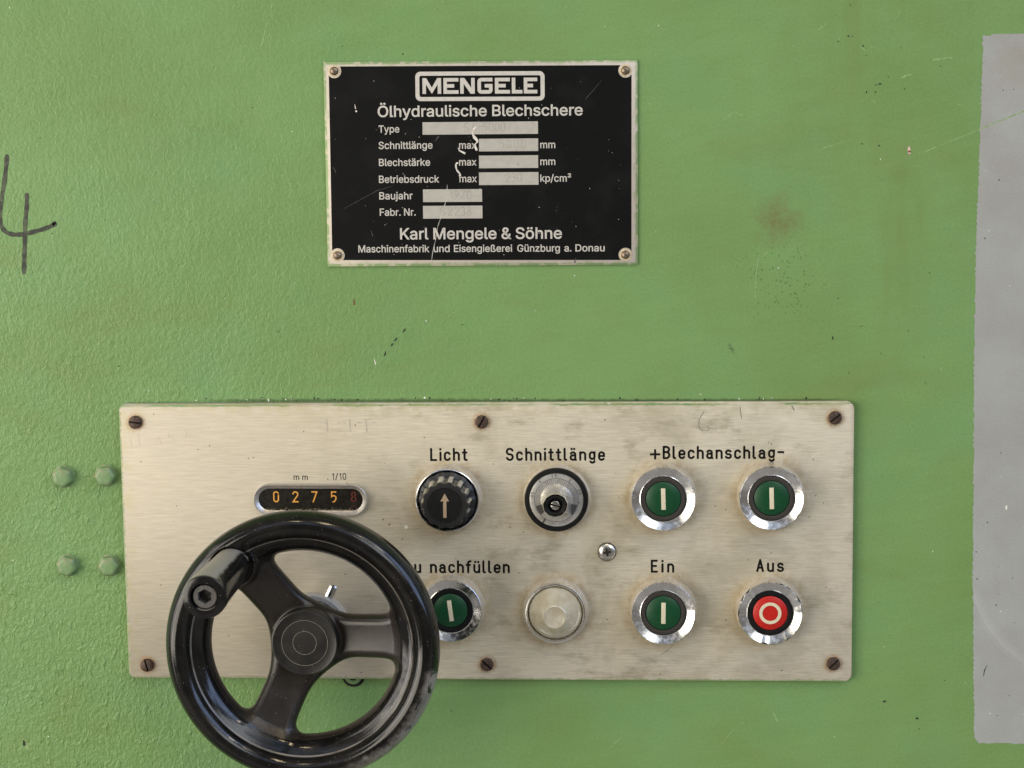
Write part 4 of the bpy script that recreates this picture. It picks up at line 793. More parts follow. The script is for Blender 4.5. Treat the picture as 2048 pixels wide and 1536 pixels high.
for a, b in (((-49.8, 23.6), (-48.2, 25.6)), ((-53.8, 19.4), (-52.2, 21.5)), ((-55.3, 17.3), (-54.0, 18.9)), ((-58.4, 12.6), (-57.4, 15.2))):
    g.strip([a, ((a[0] + b[0]) / 2 + 0.2, (a[1] + b[1]) / 2), b], [0.15, 0.8, 0.2], 0.09, 2)
g.strip([(-62.8, 11.4), (-62.2, 9.2)], [0.3, 0.5], 0.09, 3)
scratch([(-2.5, -155.5), (-3.0, -147.0)], 0.35, 0.06, 1)
scratch([(95.5, -168.0), (101.5, -160.8)], 0.35, 0.06, 1); scratch([(118.5, -151.6), (121.4, -157.3)], 0.5, 0.06, 1)
scratch([(44.0, -171), (49.5, -165)], 0.5, 0.06, 1)
scratch([(139, 105.5), (151, 109)], 0.3, 0.06, 1); scratch([(95, 118.3), (100, 122), (104, 119.5)], 0.35, 0.06, 1)
scratch([(186.5, 143.5), (191, 144.2), (195, 144.6)], 0.55, 0.06, 1, 0.25); scratch([(172.5, 135.9), (174.5, 136.8), (177.5, 137.2)], 0.6, 0.06, 1, 0.2)
for q in ((136, 157, 140, 160), (170, 161, 172.5, 166), (160, 127, 162.5, 124.5), (155, 150, 157, 148), (25, 168, 27, 171), (-200, 30, -196, 26), (-190, -30, -187.5, -24), (-206, -110, -203, -106)):
    scratch([(q[0], q[1]), (q[2], q[3])], 0.4, 0.06, 1)
def speck(x, y, r, mat, h=0.05):
    n = 7
    st = rng.uniform(0.6, 1.4)
    ph = rng.uniform(0, 6.28)
    g.poly([(x + r * st * math.cos(ph + 6.283 * k / n) * rng.uniform(0.7, 1.2), y + r / st * math.sin(ph + 6.283 * k / n) * rng.uniform(0.7, 1.2)) for k in range(n)], h, mat)
for x, y, r in [(149.7, 154.4, .55), (151.4, 154.2, .35), (145.3, 152.1, .45), (156.1, 150.0, .6), (163.7, 133.4, .75), (162.0, 133.0, .45), (157.9, 129.9, .6), (161.8, 129.9, .5),
                (156.2, 107.2, .5), (163.7, 106.4, .65), (144.5, 20.8, .8), (99.2, 16.1, .4), (150.3, 167.8, .4), (167.3, 136.6, .35), (174.5, 131.2, .4), (172.8, 149, .3),
                (157.5, 146, .35), (190, 141, .35), (-47.5, 148.6, .5), (146.6, 38.6, .45), (178, 24, .4), (152, 5, .4), (185, 12, .35), (166, 13.8, .35), (157, 26, .45), (186.8, 50, .4), (-114, 5, .4), (-181, 8.4, .5), (170, -147, .9), (185, -155, .9), (186, -160, .4)]:
    speck(x, y, r * 0.8, 2)
for i in range(170):
    x, y = rng.uniform(-235, 232), rng.uniform(-175, 175)
    if PX0 - 1 < x < PX1 + 1 and PY0 - 1 < y < PY1 + 1: continue
    if -84 < x < 58 and 53 < y < 146: continue
    speck(x, y, rng.choice((0.14, 0.16, 0.2, 0.3)), 3 if rng.random() < 0.5 else 2)
speck(-231.0, -172.5, 1.5, 1); speck(-232.6, -171.3, 1.1, 2, 0.07)
speck(176.9, 104.1, 1.3, 5); speck(177.0, 103.7, 0.7, 4, 0.08)
g.strip([(-71.6, 38.8), (-71.4, 36.6)], [0.5, 0.8], 0.06, 4)
# grime flecks along the panel's edge
for x in [rng.uniform(-150, 150) for _ in range(46)]:
    speck(x, PY1 + rng.uniform(0.5, 1.8), rng.uniform(0.2, 0.55), 2 if rng.random() < 0.75 else 3)
wall = build('machine_wall', g, WM)
wall['kind'] = 'structure'
wall['label'] = 'green painted sheet metal wall of the machine with scratches and dark specks'

g = G()                                                     # the masked grey rectangle of paint
rs = random.Random(3)
edge = [(208.1, 154.2), (207.8, 130.4), (207.5, 93.2), (206.9, 60.0), (207.2, 15.2), (207.9, -30.1), (208.7, -87.6), (209.7, -122.6), (211.0, -163.8)]
out = [(330, -166.6), (330, 154.9), (212.0, 154.6), (211.4, 153.8), (209.6, 153.9)]
for (a, b) in zip(edge[:-1], edge[1:]):
    n = int(abs(a[1] - b[1]) / 1.15)
    for i in range(n):
        k = i / n
        out.append((a[0] + (b[0] - a[0]) * k + (rs.uniform(-0.5, 0.35) if i % 2 else rs.uniform(0.0, 0.55)), a[1] + (b[1] - a[1]) * k + rs.uniform(-0.25, 0.25)))
out += [(211.2, -163.8), (212.6, -165.6)]
for i in range(60):
    out.append((213.2 + i * 1.9, -166.1 - rs.uniform(0, 0.6) - i * 0.004))
g.prism(out, 0.0, 0.09)
rs = random.Random(12)
for i in range(34):
    x, y, r = rs.uniform(210, 236), rs.uniform(-160, 150), rs.uniform(0.12, 0.4)
    g.poly([(x + r * rs.uniform(.6, 1.3) * math.cos(q), y + r * rs.uniform(.6, 1.3) * math.sin(q)) for q in (0, 1.1, 2.2, 3.3, 4.4, 5.4)], 0.11, 1 if i % 4 else 2)
g.poly([(222.8, -57.5), (223.6, -57.0), (223.4, -55.2), (222.7, -55.6)], 0.11, 2)
g.strip([(216.2, -129.4), (215.0, -132.2), (214.6, -135.0)], [0.15, 0.5, 0.2], 0.11, 1, cap=False)
build('painted_patch', g, [M['patch'], M['speck_dark'], M['speck_pale']], wall)['label'] = 'grey paint rectangle with a ragged masked edge'

g = G()                                                     # the hand-written figure
def smooth(pts, n=8):
    P = [Vector(p) for p in pts]; out = []
    for i in range(len(P) - 1):
        p0, p1, p2, p3 = P[max(i - 1, 0)], P[i], P[i + 1], P[min(i + 2, len(P) - 1)]
        for k in range(n):
            s = k / n
            out.append(0.5 * ((2 * p1) + (p2 - p0) * s + (2 * p0 - 5 * p1 + 4 * p2 - p3) * s * s + (3 * p1 - p0 - 3 * p2 + p3) * s ** 3))
    out.append(P[-1])
    return [tuple(p) for p in out]
for k, pts in enumerate(([(-229.1, 104.4), (-230.4, 95), (-233.0, 82), (-233.4, 74.5), (-231.0, 70.2), (-226.6, 69.0), (-221.5, 69.5), (-214, 71.3), (-208.6, 73.4), (-208.4, 73.9)],
                         [(-220.6, 87.0), (-220.9, 82), (-221.9, 74), (-222.4, 66), (-223.0, 58), (-223.4, 51.6)])):
    sp = smooth(pts)
    g.strip(sp, [2.05 + 0.25 * math.sin(i * 0.9) for i in range(len(sp))], 0.05 + 0.02 * k, 0)
build('handwritten_number', g, M['marker'], wall)['label'] = 'black marker pen figure 4 written by hand'

# ------------------------------------------------------------------ painted hexagon bolts
BOLT_GROUP = 'painted hexagon bolts beside the control panel'
spec = [(-208.6, -43.1, 8, 'upper painted hexagon bolt farther from the control panel, thickly coated in green'),
        (-188.6, -42.6, 30, 'upper painted hexagon bolt close to the control panel edge, brownish rubbed rim'),
        (-208.1, -85.1, 14, 'lower painted hexagon bolt farther from the control panel, lumpy green coat'),
        (-188.4, -85.0, 33, 'lower painted hexagon bolt close to the control panel edge, brown rubbed top')]
def hexring(rad, h, rnd, n=8):
    pts = []
    for k in range(48):
        a = 2 * math.pi * k / 48
        d = rad * math.cos(math.pi / 6) / math.cos((a + math.pi / 6) % (math.pi / 3) - math.pi / 6)
        d = min(d, rad * (1 - rnd))
        pts.append((d * math.cos(a), d * math.sin(a), h))
    return pts
bolt0 = None
for i, (x, y, rot, lab) in enumerate(spec):
    if bolt0 is None:
        bolt0 = thing('hex_bolt', lab, 'bolt', x, y, 0, BOLT_GROUP)
        g = G(); g.loft([hexring(5.0, 0.0, 0.012), hexring(4.95, 3.3, 0.012), hexring(4.75, 3.7, 0.02), hexring(3.95, 4.35, 0.09), hexring(3.3, 4.45, 0.13)])
        build('bolt_head', g, M['bolt'], bolt0, 50)
        g = G(); g.lathe([(5.3, 0.05), (5.1, 0.35), (4.6, 0.5)], 48, cap1=True)
        build('paint_bead', g, M['bolt'], bolt0)
        o = bolt0
    else:
        o = copy_tree(bolt0)
        o.location = W(x, y)
    o['label'] = lab
    o.rotation_euler = (0, math.radians(-rot), 0)

# ------------------------------------------------------------------ name plate
NX, NY = -13.0, 99.65
plate = thing('name_plate', 'black and silver maker plate with white German lettering, riveted to the green wall', 'name plate', NX, NY)
TILT = -0.0045
def tl(x, y): return (x - NX, y - NY)
g = G()
base = [tl(-83.1, 53.8), tl(57.2, 54.1), tl(57.05, 144.9), tl(-83.2, 145.5)]
g.prism(base, 0.15, 0.9, 0.12)
build('base_sheet', g, M['plate_metal'], plate)
g = G()
# the black field leaves the four rivet corners free
fld = []
for (cx, cy), a0 in (((-81.0, 56.7), None), ((54.35, 56.2), None), ((54.5, 142.65), None), ((-80.7, 143.4), None)):
    fld.append(tl(cx, cy))
rv = [(-78.4, 141.4), (51.7, 140.4), (-78.5, 58.9), (51.6, 58.6)]
def notch(c, r, a0, a1, n=8):
    return [(c[0] - NX + r * math.cos(math.radians(a0 + (a1 - a0) * k / n)), c[1] - NY + r * math.sin(math.radians(a0 + (a1 - a0) * k / n))) for k in range(n + 1)]
R = 3.2
o_ = []
o_ += [tl(-81.0, 58.9 + 2.1)] + [] 
o_ = notch(rv[2], R, 141, -43) + notch(rv[3], R, 227, 33) + notch(rv[1], R, -33, -227) + notch(rv[0], R, 39, -141)
g.poly(o_, 0.93)
scr = lambda pts, w, h, mat: g.strip([tl(*p) for p in pts], w, h, mat, cap=False)
fsc = [M['plate_black'], M['scratch_white'], M['scratch_dim']]
scr(smooth([(-14.8, 116.4), (-16.6, 114.3), (-16.2, 112.5), (-14.5, 109.8), (-15.6, 108.1), (-14.8, 105.6)], 5), [0.3 + 0.7 * abs(math.sin(i * .35)) for i in range(26)], 1.02, 1)
scr([(-16.9, 113.2), (-16.0, 111.2), (-14.6, 109.6)], [0.2, 0.8, 0.3], 1.03, 1)
scr([(-23.2, 106.9), (-22.6, 105.6), (-20.0, 104.3)], [0.3, 0.5, 0.9], 1.02, 1)
scr(smooth([(-23.2, 100.2), (-24.2, 99.6), (-24.0, 97.2), (-22.4, 95.0), (-22.9, 94.2)], 4), [0.5 + 0.3 * abs(math.sin(i * .8)) for i in range(17)], 1.02, 1)
scr(smooth([(-28.3, 90.4), (-28.7, 84.7), (-30.6, 78.0), (-32.9, 71.3), (-33.8, 66), (-35.2, 60.5), (-36.1, 53.9)], 4), [0.07 + 0.15 * abs(math.sin(i * 1.3)) for i in range(25)], 1.02, 1)
scr([(-48.3, 95.8), (-46.8, 93.6)], [0.5, 0.25], 1.02, 2)
scr([(-33.5, 109.8), (-31.8, 112.2)], [0.2, 0.5], 1.02, 2)
scr([(-75.2, 80), (-60, 88), (-53, 90)], [0.1, 0.15, 0.1], 1.02, 2); scr([(34, 128), (41, 136)], [0.15, 0.1], 1.02, 2); scr([(28.8, 55), (29.2, 57.3)], [0.6, 0.2], 1.02, 2)
scr([(-69.4, 126.6), (-69.1, 124.6)], [0.2, 0.5], 1.02, 1); scr([(-69.0, 123.8), (-68.6, 123.2)], [0.8, 0.6], 1.02, 1)
scr([(-79.5, 98.5), (-78.5, 96)], [0.3, 0.2], 1.02, 2); scr([(-63, 70), (-62.4, 67.5)], [0.2, 0.3], 1.02, 2)
for i in range(70):
    x, y = rng.uniform(-79, 53), rng.uniform(58, 142)
    k = rng.uniform(0.08, 0.2)
    g.poly([tl(x + k * math.cos(a), y + k * rng.uniform(.7, 1.2) * math.sin(a)) for a in (0, 1, 2, 3.1, 4.2, 5.2)], 1.02, 1 if rng.random() < 0.6 else 2)
build('enamel_field', g, fsc, plate)
g = G()
TEXT = [('Ölhydraulische Blechschere', -59.04, 32.53, 120.89, 4.79), ('Type', -58.79, -49.57, 113.91, 3.12), ('Schnittlänge', -58.92, -34.73, 106.62, 3.13),
        ('max', -22.67, -15.1, 106.49, 3.13), ('mm', 13.7, 20.28, 106.43, 3.13), ('Blechstärke', -58.9, -35.94, 99.02, 3.14), ('max', -22.76, -15.11, 98.99, 3.13),
        ('mm', 13.65, 20.24, 98.95, 3.13), ('Betriebsdruck', -59.03, -31.99, 91.48, 3.15), ('max', -22.7, -15.05, 91.54, 3.14), ('kp/cm²', 13.6, 27.29, 91.52, 3.13),
        ('Baujahr', -59.01, -44.06, 84.07, 3.16), ('Fabr. Nr.', -58.92, -42.77, 76.72, 3.16), ('Karl Mengele & Söhne', -49.83, 22.98, 66.06, 4.94),
        ('Maschinenfabrik', -68.95, -36.88, 60.24, 3.11), ('und', -34.81, -27.64, 60.24, 3.11), ('Eisengießerei', -25.57, 0.59, 60.24, 3.11), ('Günzburg', 3.02, 22.09, 60.24, 3.11), ('a.', 24.23, 27.26, 60.24, 3.11), ('Donau', 29.41, 42.19, 60.24, 3.11)]
for s, x0, x1, y, cap in TEXT:
    font_text(g, s, x0 - NX, x1 - NX, y - NY, cap, 0.98, 12.0 if cap > 4 else 10.0)
build('lettering', g, M['plate_text'], plate)
# the framed word
g = G()
o1 = rrect(-42.0, 127.6, 15.75, 140.6, 2.3); i1 = rrect(-40.2, 129.4, 13.95, 138.8, 0.8)
n = len(o1)
lg = lambda x, y: (x - NX, y - NY + (x + 13.0) * TILT)
g.add([(*lg(*p), 0.98) for p in o1] + [(*lg(*p), 0.98) for p in i1], [[i, (i + 1) % n, n + (i + 1) % n, n + i] for i in range(n)])
YB, YT, SW = 130.78, 137.75, 1.58
def bar(x0, y0, x1, y1): g.poly([lg(x0, y0), lg(x1, y0), lg(x1, y1), lg(x0, y1)], 0.98)
def pol(*pts): g.poly([lg(*p) for p in pts], 0.98)
def let_E(a, b):
    ym = (YB + YT) / 2
    pol((a, YB), (b, YB), (b, YB + SW), (a + SW, YB + SW), (a + SW, ym - SW / 2), (b - 1.9, ym - SW / 2), (b - 1.9, ym + SW / 2), (a + SW, ym + SW / 2), (a + SW, YT - SW), (b, YT - SW), (b, YT), (a, YT))
a, b = -38.85, -30.45; mx = (a + b) / 2
pol((a, YB), (a + SW, YB), (a + SW, YB + 4.2), (mx, YB), (b - SW, YB + 4.2), (b - SW, YB), (b, YB), (b, YT), (b - 1.75, YT), (mx, YB + 2.75), (a + 1.75, YT), (a, YT))
let_E(-29.44, -22.7)
a, b = -21.94, -15.42
pol((a, YB), (a + SW, YB), (a + SW, YB + 4.4), (b - 1.9, YB), (b, YB), (b, YT), (b - SW, YT), (b - SW, YB + 2.6), (a + 1.9, YT), (a, YT))
a, b = -14.2, -7.48
G1 = [(b, YT), (a + 1.6, YT)] + [(a + 1.6 - 1.6 * math.sin(q), YT - 1.6 + 1.6 * math.cos(q)) for q in (0.4, 0.8, 1.2, 1.57)] + [(a, YB + 1.6)] + \
     [(a + 1.6 - 1.6 * math.cos(q), YB + 1.6 - 1.6 * math.sin(q)) for q in (0.4, 0.8, 1.2, 1.57)] + [(b - 1.6, YB)] + [(b - 1.6 + 1.6 * math.sin(q), YB + 1.6 - 1.6 * math.cos(q)) for q in (0.4, 0.8, 1.2, 1.57)] + \
     [(b, YB + 4.25), (b - 3.5, YB + 4.25), (b - 3.5, YB + 4.25 - SW), (b - SW, YB + 4.25 - SW), (b - SW, YB + SW), (a + SW, YB + SW), (a + SW, YT - SW), (b, YT - SW)]
pol(*G1)
let_E(-6.41, 0.31)
pol((1.13, YB), (5.86, YB), (5.86, YB + SW), (1.13 + SW, YB + SW), (1.13 + SW, YT), (1.13, YT))
let_E(6.47, 12.5)
build('maker_emblem', g, M['plate_text'], plate)
BOX = [(-39.06, 112.8, 12.68, 118.33, 'S 4-5000', -20.3, -2.2), (-13.79, 105.19, 12.71, 110.8, '5000', -4.5, 7.0), (-13.88, 97.68, 12.65, 103.32, '4', 3.1, 5.0),
       (-13.96, 90.17, 12.75, 95.83, '230', -1.9, 5.1), (-39.28, 82.71, -12.65, 88.4, '1970', -27.0, -17.6), (-39.38, 75.29, -12.58, 81.01, 'S 2238', -31.5, -17.6)]
rs = random.Random(5)
for k, (x0, y0, x1, y1, s, a, b) in enumerate(BOX):
    g = G()
    g.poly([tl(x0, y0), tl(x1, y0), tl(x1, y1), tl(x0, y1)], 0.985, 0)
    hgt = 4.0
    f = build('data_field', g, M['field'], plate)
    g = G()
    strokes(g, s, a - NX, b - NX, y0 + 0.75 - NY + (0.6 if s != '4' else 0.2), 0.36 if s != '4' else 0.2, 0.13 if s != '5000' else 0.08, 1.0, jit=0.04, rng=rs)
    build('stamped_figures', g, M['stamp'], f)
for x, y in rv:
    g = G(); g.lathe([(2.75, 0.9), (2.7, 1.05), (2.2, 1.12)], 36, x - NX, y - NY, 1)
    g.lathe([(1.95, 1.0), (1.85, 1.5), (1.4, 2.0), (0.8, 2.25), (0.3, 2.32)], 32, x - NX, y - NY, 0)
    build('rivet', g, [M['rivet'], M['ringstain']], plate, 60)

# ------------------------------------------------------------------ control panel plate
CX, CY = (PX0 + PX1) / 2, (PY0 + PY1) / 2
PROT = 0.2
panel = thing('control_panel', 'brushed beige steel operating panel with engraved German words on the green wall', 'control panel', CX, CY, 0, None, PROT)
PH = 3.0
g = G()
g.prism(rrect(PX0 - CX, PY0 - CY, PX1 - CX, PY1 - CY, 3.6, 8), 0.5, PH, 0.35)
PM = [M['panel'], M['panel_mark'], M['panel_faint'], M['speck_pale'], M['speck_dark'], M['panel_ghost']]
pl = lambda x, y: (x - CX, y - CY)
mk = lambda pts, w, m=1: g.strip([pl(*p) for p in pts], w, PH + 0.02, m, cap=False)
mk(smooth([(87.2, -12.4), (85.1, -16.0), (84.9, -19.5), (86.2, -21.1), (88.5, -21.2), (89.5, -20.1), (88.6, -19.3)], 5), 0.26)
mk([(94.4, -14.2), (93.7, -19.8)], 0.22, 2); mk([(92.0, -14.0), (94.4, -14.2)], 0.16, 2); mk([(91.6, -17.0), (92.2, -18.4)], 0.25, 2)
mk([(103.3, -10.3), (103.5, -13), (104.0, -15.6)], 0.28); mk([(126.4, -10.0), (127.6, -12.2)], 0.4)
mk([(73.1, -120.4), (70.5, -123.2), (67.6, -125.2)], 0.2)
for pts in ([(-164.5, -27), (-162.6, -23.3), (-161.2, -27.0)], [(-157.6, -21.5), (-157.8, -24), (-155.6, -23.7), (-155.4, -26.0)], [(-151.4, -20.4), (-149.6, -20.6), (-149.5, -23.2), (-151.2, -24.3)],
            [(-176, -24), (-175, -29)], [(-172, -22), (-171.5, -27.5)], [(47, -40), (48.6, -43)], [(-17.8, -29), (-16.5, -32)]):
    mk(pts, 0.17, 2)
for k, x in enumerate((-87, -84.5, -80, -77.5, -74.0, -70.5, -66.5, -63.8)):
    mk([(x, -15.5), (x + 0.3, -21.5)], 0.7, 5) if k in (1, 4, 6) else mk([(x, -17), (x + 1.8, -17.2)], 0.5, 5)
for i in range(60):
    x, y = rng.uniform(PX0 + 4, PX1 - 4), rng.uniform(PY0 + 3, PY1 - 4)
    if x < -60 and y < -60: continue
    a = rng.uniform(-0.5, 0.5) + (1.57 if rng.random() < 0.5 else 0.0)
    L = rng.uniform(0.5, 3.5)
    mk([(x, y), (x + L * math.cos(a), y + L * math.sin(a))], rng.uniform(0.08, 0.2), 2)
for i in range(26):
    x, y = rng.uniform(PX0 + 4, PX1 - 4), rng.uniform(PY0 + 3, PY1 - 4)
    r = rng.uniform(0.15, 0.4)
    g.poly([pl(x + r * rng.uniform(.6, 1.3) * math.cos(q), y + r * rng.uniform(.6, 1.3) * math.sin(q)) for q in (0, 1.1, 2.2, 3.3, 4.4, 5.4)], PH + 0.02, 4)
for x, y, r in ((-49.0, -65.6, 0.9), (-59.5, -62.2, 0.35), (-56.8, -64.5, 0.4)):
    g.poly([pl(x + r * math.cos(q), y + r * math.sin(q)) for q in (0, 1, 2, 3, 4, 5)], PH + 0.02, 3 if r > 0.5 else 4)
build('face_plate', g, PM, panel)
U, SWD = 0.512, 1.0
WORDS = [('Licht', -37.4, -20.3, -35.0, U), ('Schnittlänge', -2.8, 42.4, -35.0, U), ('+Blechanschlag-', 62.6, 123.2, -34.3, U), ('zu', -50.7, -42.4, -87.3, U), ('nachfüllen', -38.4, -1.6, -87.3, U),
         ('Ein', 62.9, 73.6, -86.9, U), ('Aus', 110.8, 123.4, -86.5, U)]
rs = random.Random(9)
for s, x0, x1, y, un in WORDS:
    g = G(); strokes(g, s, x0 - CX, x1 - CX, y - CY, un, SWD, PH + 0.025, jit=0.018, rng=rs)
    build('engraved_word', g, M['ink'], panel)
g = G(); strokes(g, 'mm', -100.5 - CX, -93.9 - CX, -43.75 - CY, 0.262, 0.36, PH + 0.025)
build('engraved_word', g, M['ink'], panel)
g = G(); strokes(g, '1/10', -82.7 - CX, -76.2 - CX, -43.6 - CY, 0.275, 0.36, PH + 0.025)
build('engraved_word', g, M['ink'], panel)

def slotted(parent, x, y, rot):
    g = G(); R_, sw = 3.0, 0.42
    g.lathe([(R_, PH - 0.2), (R_, PH + 0.75)], 36, x, y, 1)
    for s in (1, -1):
        a0 = math.asin(sw / R_)
        def arc(r):
            a = math.asin(min(0.99, sw / r))
            return [(r * math.cos(a + (math.pi - 2 * a) * k / 18), s * r * math.sin(a + (math.pi - 2 * a) * k / 18)) for k in range(19)]
        def tr(pts, h):
            c, sn = math.cos(math.radians(rot)), math.sin(math.radians(rot))
            pts = pts if s > 0 else pts[::-1]
            return [(x + px * c - py * sn, y + px * sn + py * c, h) for px, py in pts]
        g.loft([tr(arc(R_), PH - 0.1), tr(arc(R_), PH + 1.2), tr(arc(R_ * 0.93), PH + 1.55), tr(arc(R_ * 0.7), PH + 1.75)], 0)
    return build('screw', g, [M['screw'], M['slot']], parent, 40)
for x, y, r in SCREWS:
    slotted(panel, x - CX, y - CY, r)
g = G(); px_, py_ = 43.0 - CX, -77.1 - CY                   # one bright cross-head screw
g.lathe([(4.25, PH), (4.25, PH + 0.25), (4.15, PH + 0.3)], 40, px_, py_, 1)
g.lathe([(3.95, PH + 0.3), (3.9, PH + 0.7), (3.5, PH + 1.1), (2.6, PH + 1.45), (1.5, PH + 1.62)], 40, px_, py_, 0)
cr = [(-.42, -1.9), (.42, -1.9), (.55, -.55), (1.9, -.42), (1.9, .42), (.55, .55), (.42, 1.9), (-.42, 1.9), (-.55, .55), (-1.9, .42), (-1.9, -.42), (-.55, -.55)]
g.prism([(px_ + a * 0.98 - b * 0.17, py_ + a * 0.17 + b * 0.98) for a, b in cr], PH + 1.0, PH + 1.66, 0, 1)
build('cross_head_screw', g, [M['steel'], M['slot']], panel, 40)

# ------------------------------------------------------------------ push buttons
BTN_GROUP = 'round push buttons in chrome bezels on the control panel'
def bezel_geo(chipped=0.0, seed=0):
    g = G(); rb = random.Random(seed)
    ph = [rb.uniform(0, 6.28) for _ in range(6)]
    def fr(a, h):
        return 1.0 - chipped * max(0.0, math.sin(3 * a + ph[0]) * math.sin(7 * a + ph[1]) * math.sin(13 * a + ph[2])) * (0.05 if h > 7.4 else 0.015)
    g.lathe([(15.35, 0.0), (15.3, 0.8), (14.85, 4.6), (14.5, 7.6)], 96, mat=0, cap1=False)
    g.lathe([(14.5, 7.6), (14.4, 8.05), (14.2, 8.25), (13.9, 8.15), (12.2, 7.45), (10.75, 6.95), (10.4, 7.05), (10.3, 6.8), (10.3, 1.0)], 96, mat=1, cap1=False, fr=fr if chipped else None)
    return g
def button(x, y, colour, lab, rot, collar='collar', chip=0.0, seed=0):
    b = thing('push_button', lab, 'push button', x, y, PH, BTN_GROUP, rot)
    build('bezel', bezel_geo(chip, seed), [M['skirt'], M['chrome_dented'] if chip > 0.5 else M['chrome']], b, 28)
    g = G(); g.lathe([(10.25, 3.0), (10.2, 6.6), (9.9, 7.0), (8.5, 7.15), (8.15, 7.0), (8.0, 6.3)], 72, cap1=True)
    build('collar', g, M[collar], b, 40)
    g = G(); g.lathe([(7.85, 6.3), (7.8, 7.05), (7.5, 7.3), (3.0, 7.42)], 64)
    cap = build('button_cap', g, M['green_cap' if colour == 'g' else 'red_cap'], b, 40)
    g = G()
    if colour == 'g':
        g.prism([(-0.98, -4.9), (0.98, -4.9), (0.98, 4.9), (-0.98, 4.9)], 7.3, 7.50, 0.03)
    else:
        n = 64
        o, i = circ(5.0, n), circ(3.55, n)
        g.add([(*p, 7.50) for p in o] + [(*p, 7.50) for p in i], [[k, (k + 1) % n, n + (k + 1) % n, n + k] for k in range(n)])
        g.add([(*p, 7.30) for p in o] + [(*p, 7.50) for p in o], [[k, (k + 1) % n, n + (k + 1) % n, n + k] for k in range(n)])
    build('symbol', g, M['cream'], cap)
    return b
button(*BUTTONS[0], 'g', 'green push button with a bar below the plus sign end of Blechanschlag', 1.5, 'collar', 0.15, 1)
button(*BUTTONS[1], 'g', 'green push button with a bar and scuffed chrome below the minus sign of Blechanschlag', 1.5, 'collar', 0.4, 2)
button(*BUTTONS[2], 'g', 'green push button with tilted bar and clean black collar partly behind the handwheel rim', 7.0, 'collar_clean', 0.0, 3)
button(*BUTTONS[3], 'g', 'green push button with a bar in a chrome ring directly below the word Ein', -0.5, 'collar', 0.12, 4)
button(*BUTTONS[4], 'r', 'red push button with a cream ring symbol and badly dented chrome bezel', 0.0, 'collar_clean', 1.0, 5)

# ------------------------------------------------------------------ light switch knob
k = thing('rotary_knob', 'black fluted rotary switch with tan arrow below the word Licht', 'rotary switch', *KNOB, PH)
g = G()
g.lathe([(15.6, 0.0), (15.5, 0.7), (14.9, 4.2), (14.5, 6.6)], 96, mat=0, cap1=False)
g.lathe([(14.5, 6.6), (14.35, 7.0), (14.1, 7.1), (13.6, 6.7), (13.4, 3.0), (12.6, 2.2)], 96, mat=1, cap1=True)
build('bezel', g, [M['skirt'], M['chrome']], k, 28)
g = G()
def flute(rad, depth, h, n=14, m=196):
    pts = []
    for i in range(m):
        a = 2 * math.pi * i / m
        c = math.cos(n * a)
        s = max(-1.0, min(1.0, c * 2.2))
        r = rad - depth * (0.5 - 0.5 * s)
        pts.append((r * math.cos(a + 0.01), r * math.sin(a + 0.01), h))
    return pts
g.loft([flute(13.2, 0.2, 3.2), flute(13.1, 0.3, 6.6), flute(12.0, 0.4, 7.2), flute(11.5, 1.2, 7.6), flute(11.2, 1.25, 13.0), flute(10.85, 1.0, 17.4), flute(10.55, 0.7, 18.4), flute(10.1, 0.35, 18.8), [(9.0 * math.cos(2 * math.pi * i / 196), 9.0 * math.sin(2 * math.pi * i / 196), 18.85) for i in range(196)]])
kb = build('grip', g, M['knob'], k, 35)
g = G(); g.lathe([(8.1, 18.80), (8.05, 18.95), (7.75, 18.95), (7.65, 18.88), (3.0, 18.9)], 64)
build('cover_disc', g, M['collar_clean'], kb, 20)
g = G()
g.prism([(-0.75, -5.6), (0.75, -5.6), (0.75, 1.9), (1.95, 1.9), (0.0, 5.5), (-1.95, 1.9), (-0.75, 1.9)], 18.9, 19.02)
build('arrow', g, M['tan'], kb)

# ------------------------------------------------------------------ cutting length dial
d = thing('potentiometer_dial', 'silver graduated dial with a broken black knob below the word Schnittlänge', 'dial', *DIAL, PH)
g = G(); g.lathe([(15.6, 0.0), (15.5, 0.8), (15.0, 2.2), (14.6, 3.0), (12.0, 3.1)], 96)
build('bezel', g, M['skirt'], d, 28)
g = G(); g.lathe([(14.5, 2.6), (14.45, 5.6), (14.1, 6.2), (12.9, 6.3), (12.55, 5.9), (12.4, 4.6), (12.2, 4.4)], 96)
build('black_ring', g, M['collar_clean'], d, 35)
g = G(); g.lathe([(12.3, 4.3), (12.25, 5.2), (12.0, 5.3), (9.95, 5.3), (9.8, 5.45), (6.0, 5.5)], 96)
disc = build('dial_disc', g, M['dial'], d, 25)
g = G()
for i in range(46):
    a = math.radians(214 - i * 248 / 45)
    r0, r1 = (7.6, 9.7)
    w = 0.16
    g.strip([(r0 * math.cos(a), r0 * math.sin(a)), (r1 * math.cos(a), r1 * math.sin(a))], w, 5.56, 0, cap=False)
n = 96
o, i_ = circ(10.05, n), circ(9.88, n)
g.add([(*p, 5.52) for p in o] + [(*p, 5.52) for p in i_], [[q, (q + 1) % n, n + (q + 1) % n, n + q] for q in range(n)])
for s, ang in (('0.5', 167), ('1', 131), ('1.5', 95), ('2', 56), ('2.5', 20)):
    a = math.radians(ang)
    def rot(px, py, a=a):
        c, s_ = math.cos(a - math.pi / 2), math.sin(a - math.pi / 2)
        return (10.4 * math.cos(a) + px * c - py * s_, 10.4 * math.sin(a) + px * s_ + py * c)
    wd = 0.75 * len(s)
    strokes(g, s, -wd / 2, wd / 2, 0.0, 0.125, 0.2, 5.36, rot=rot)
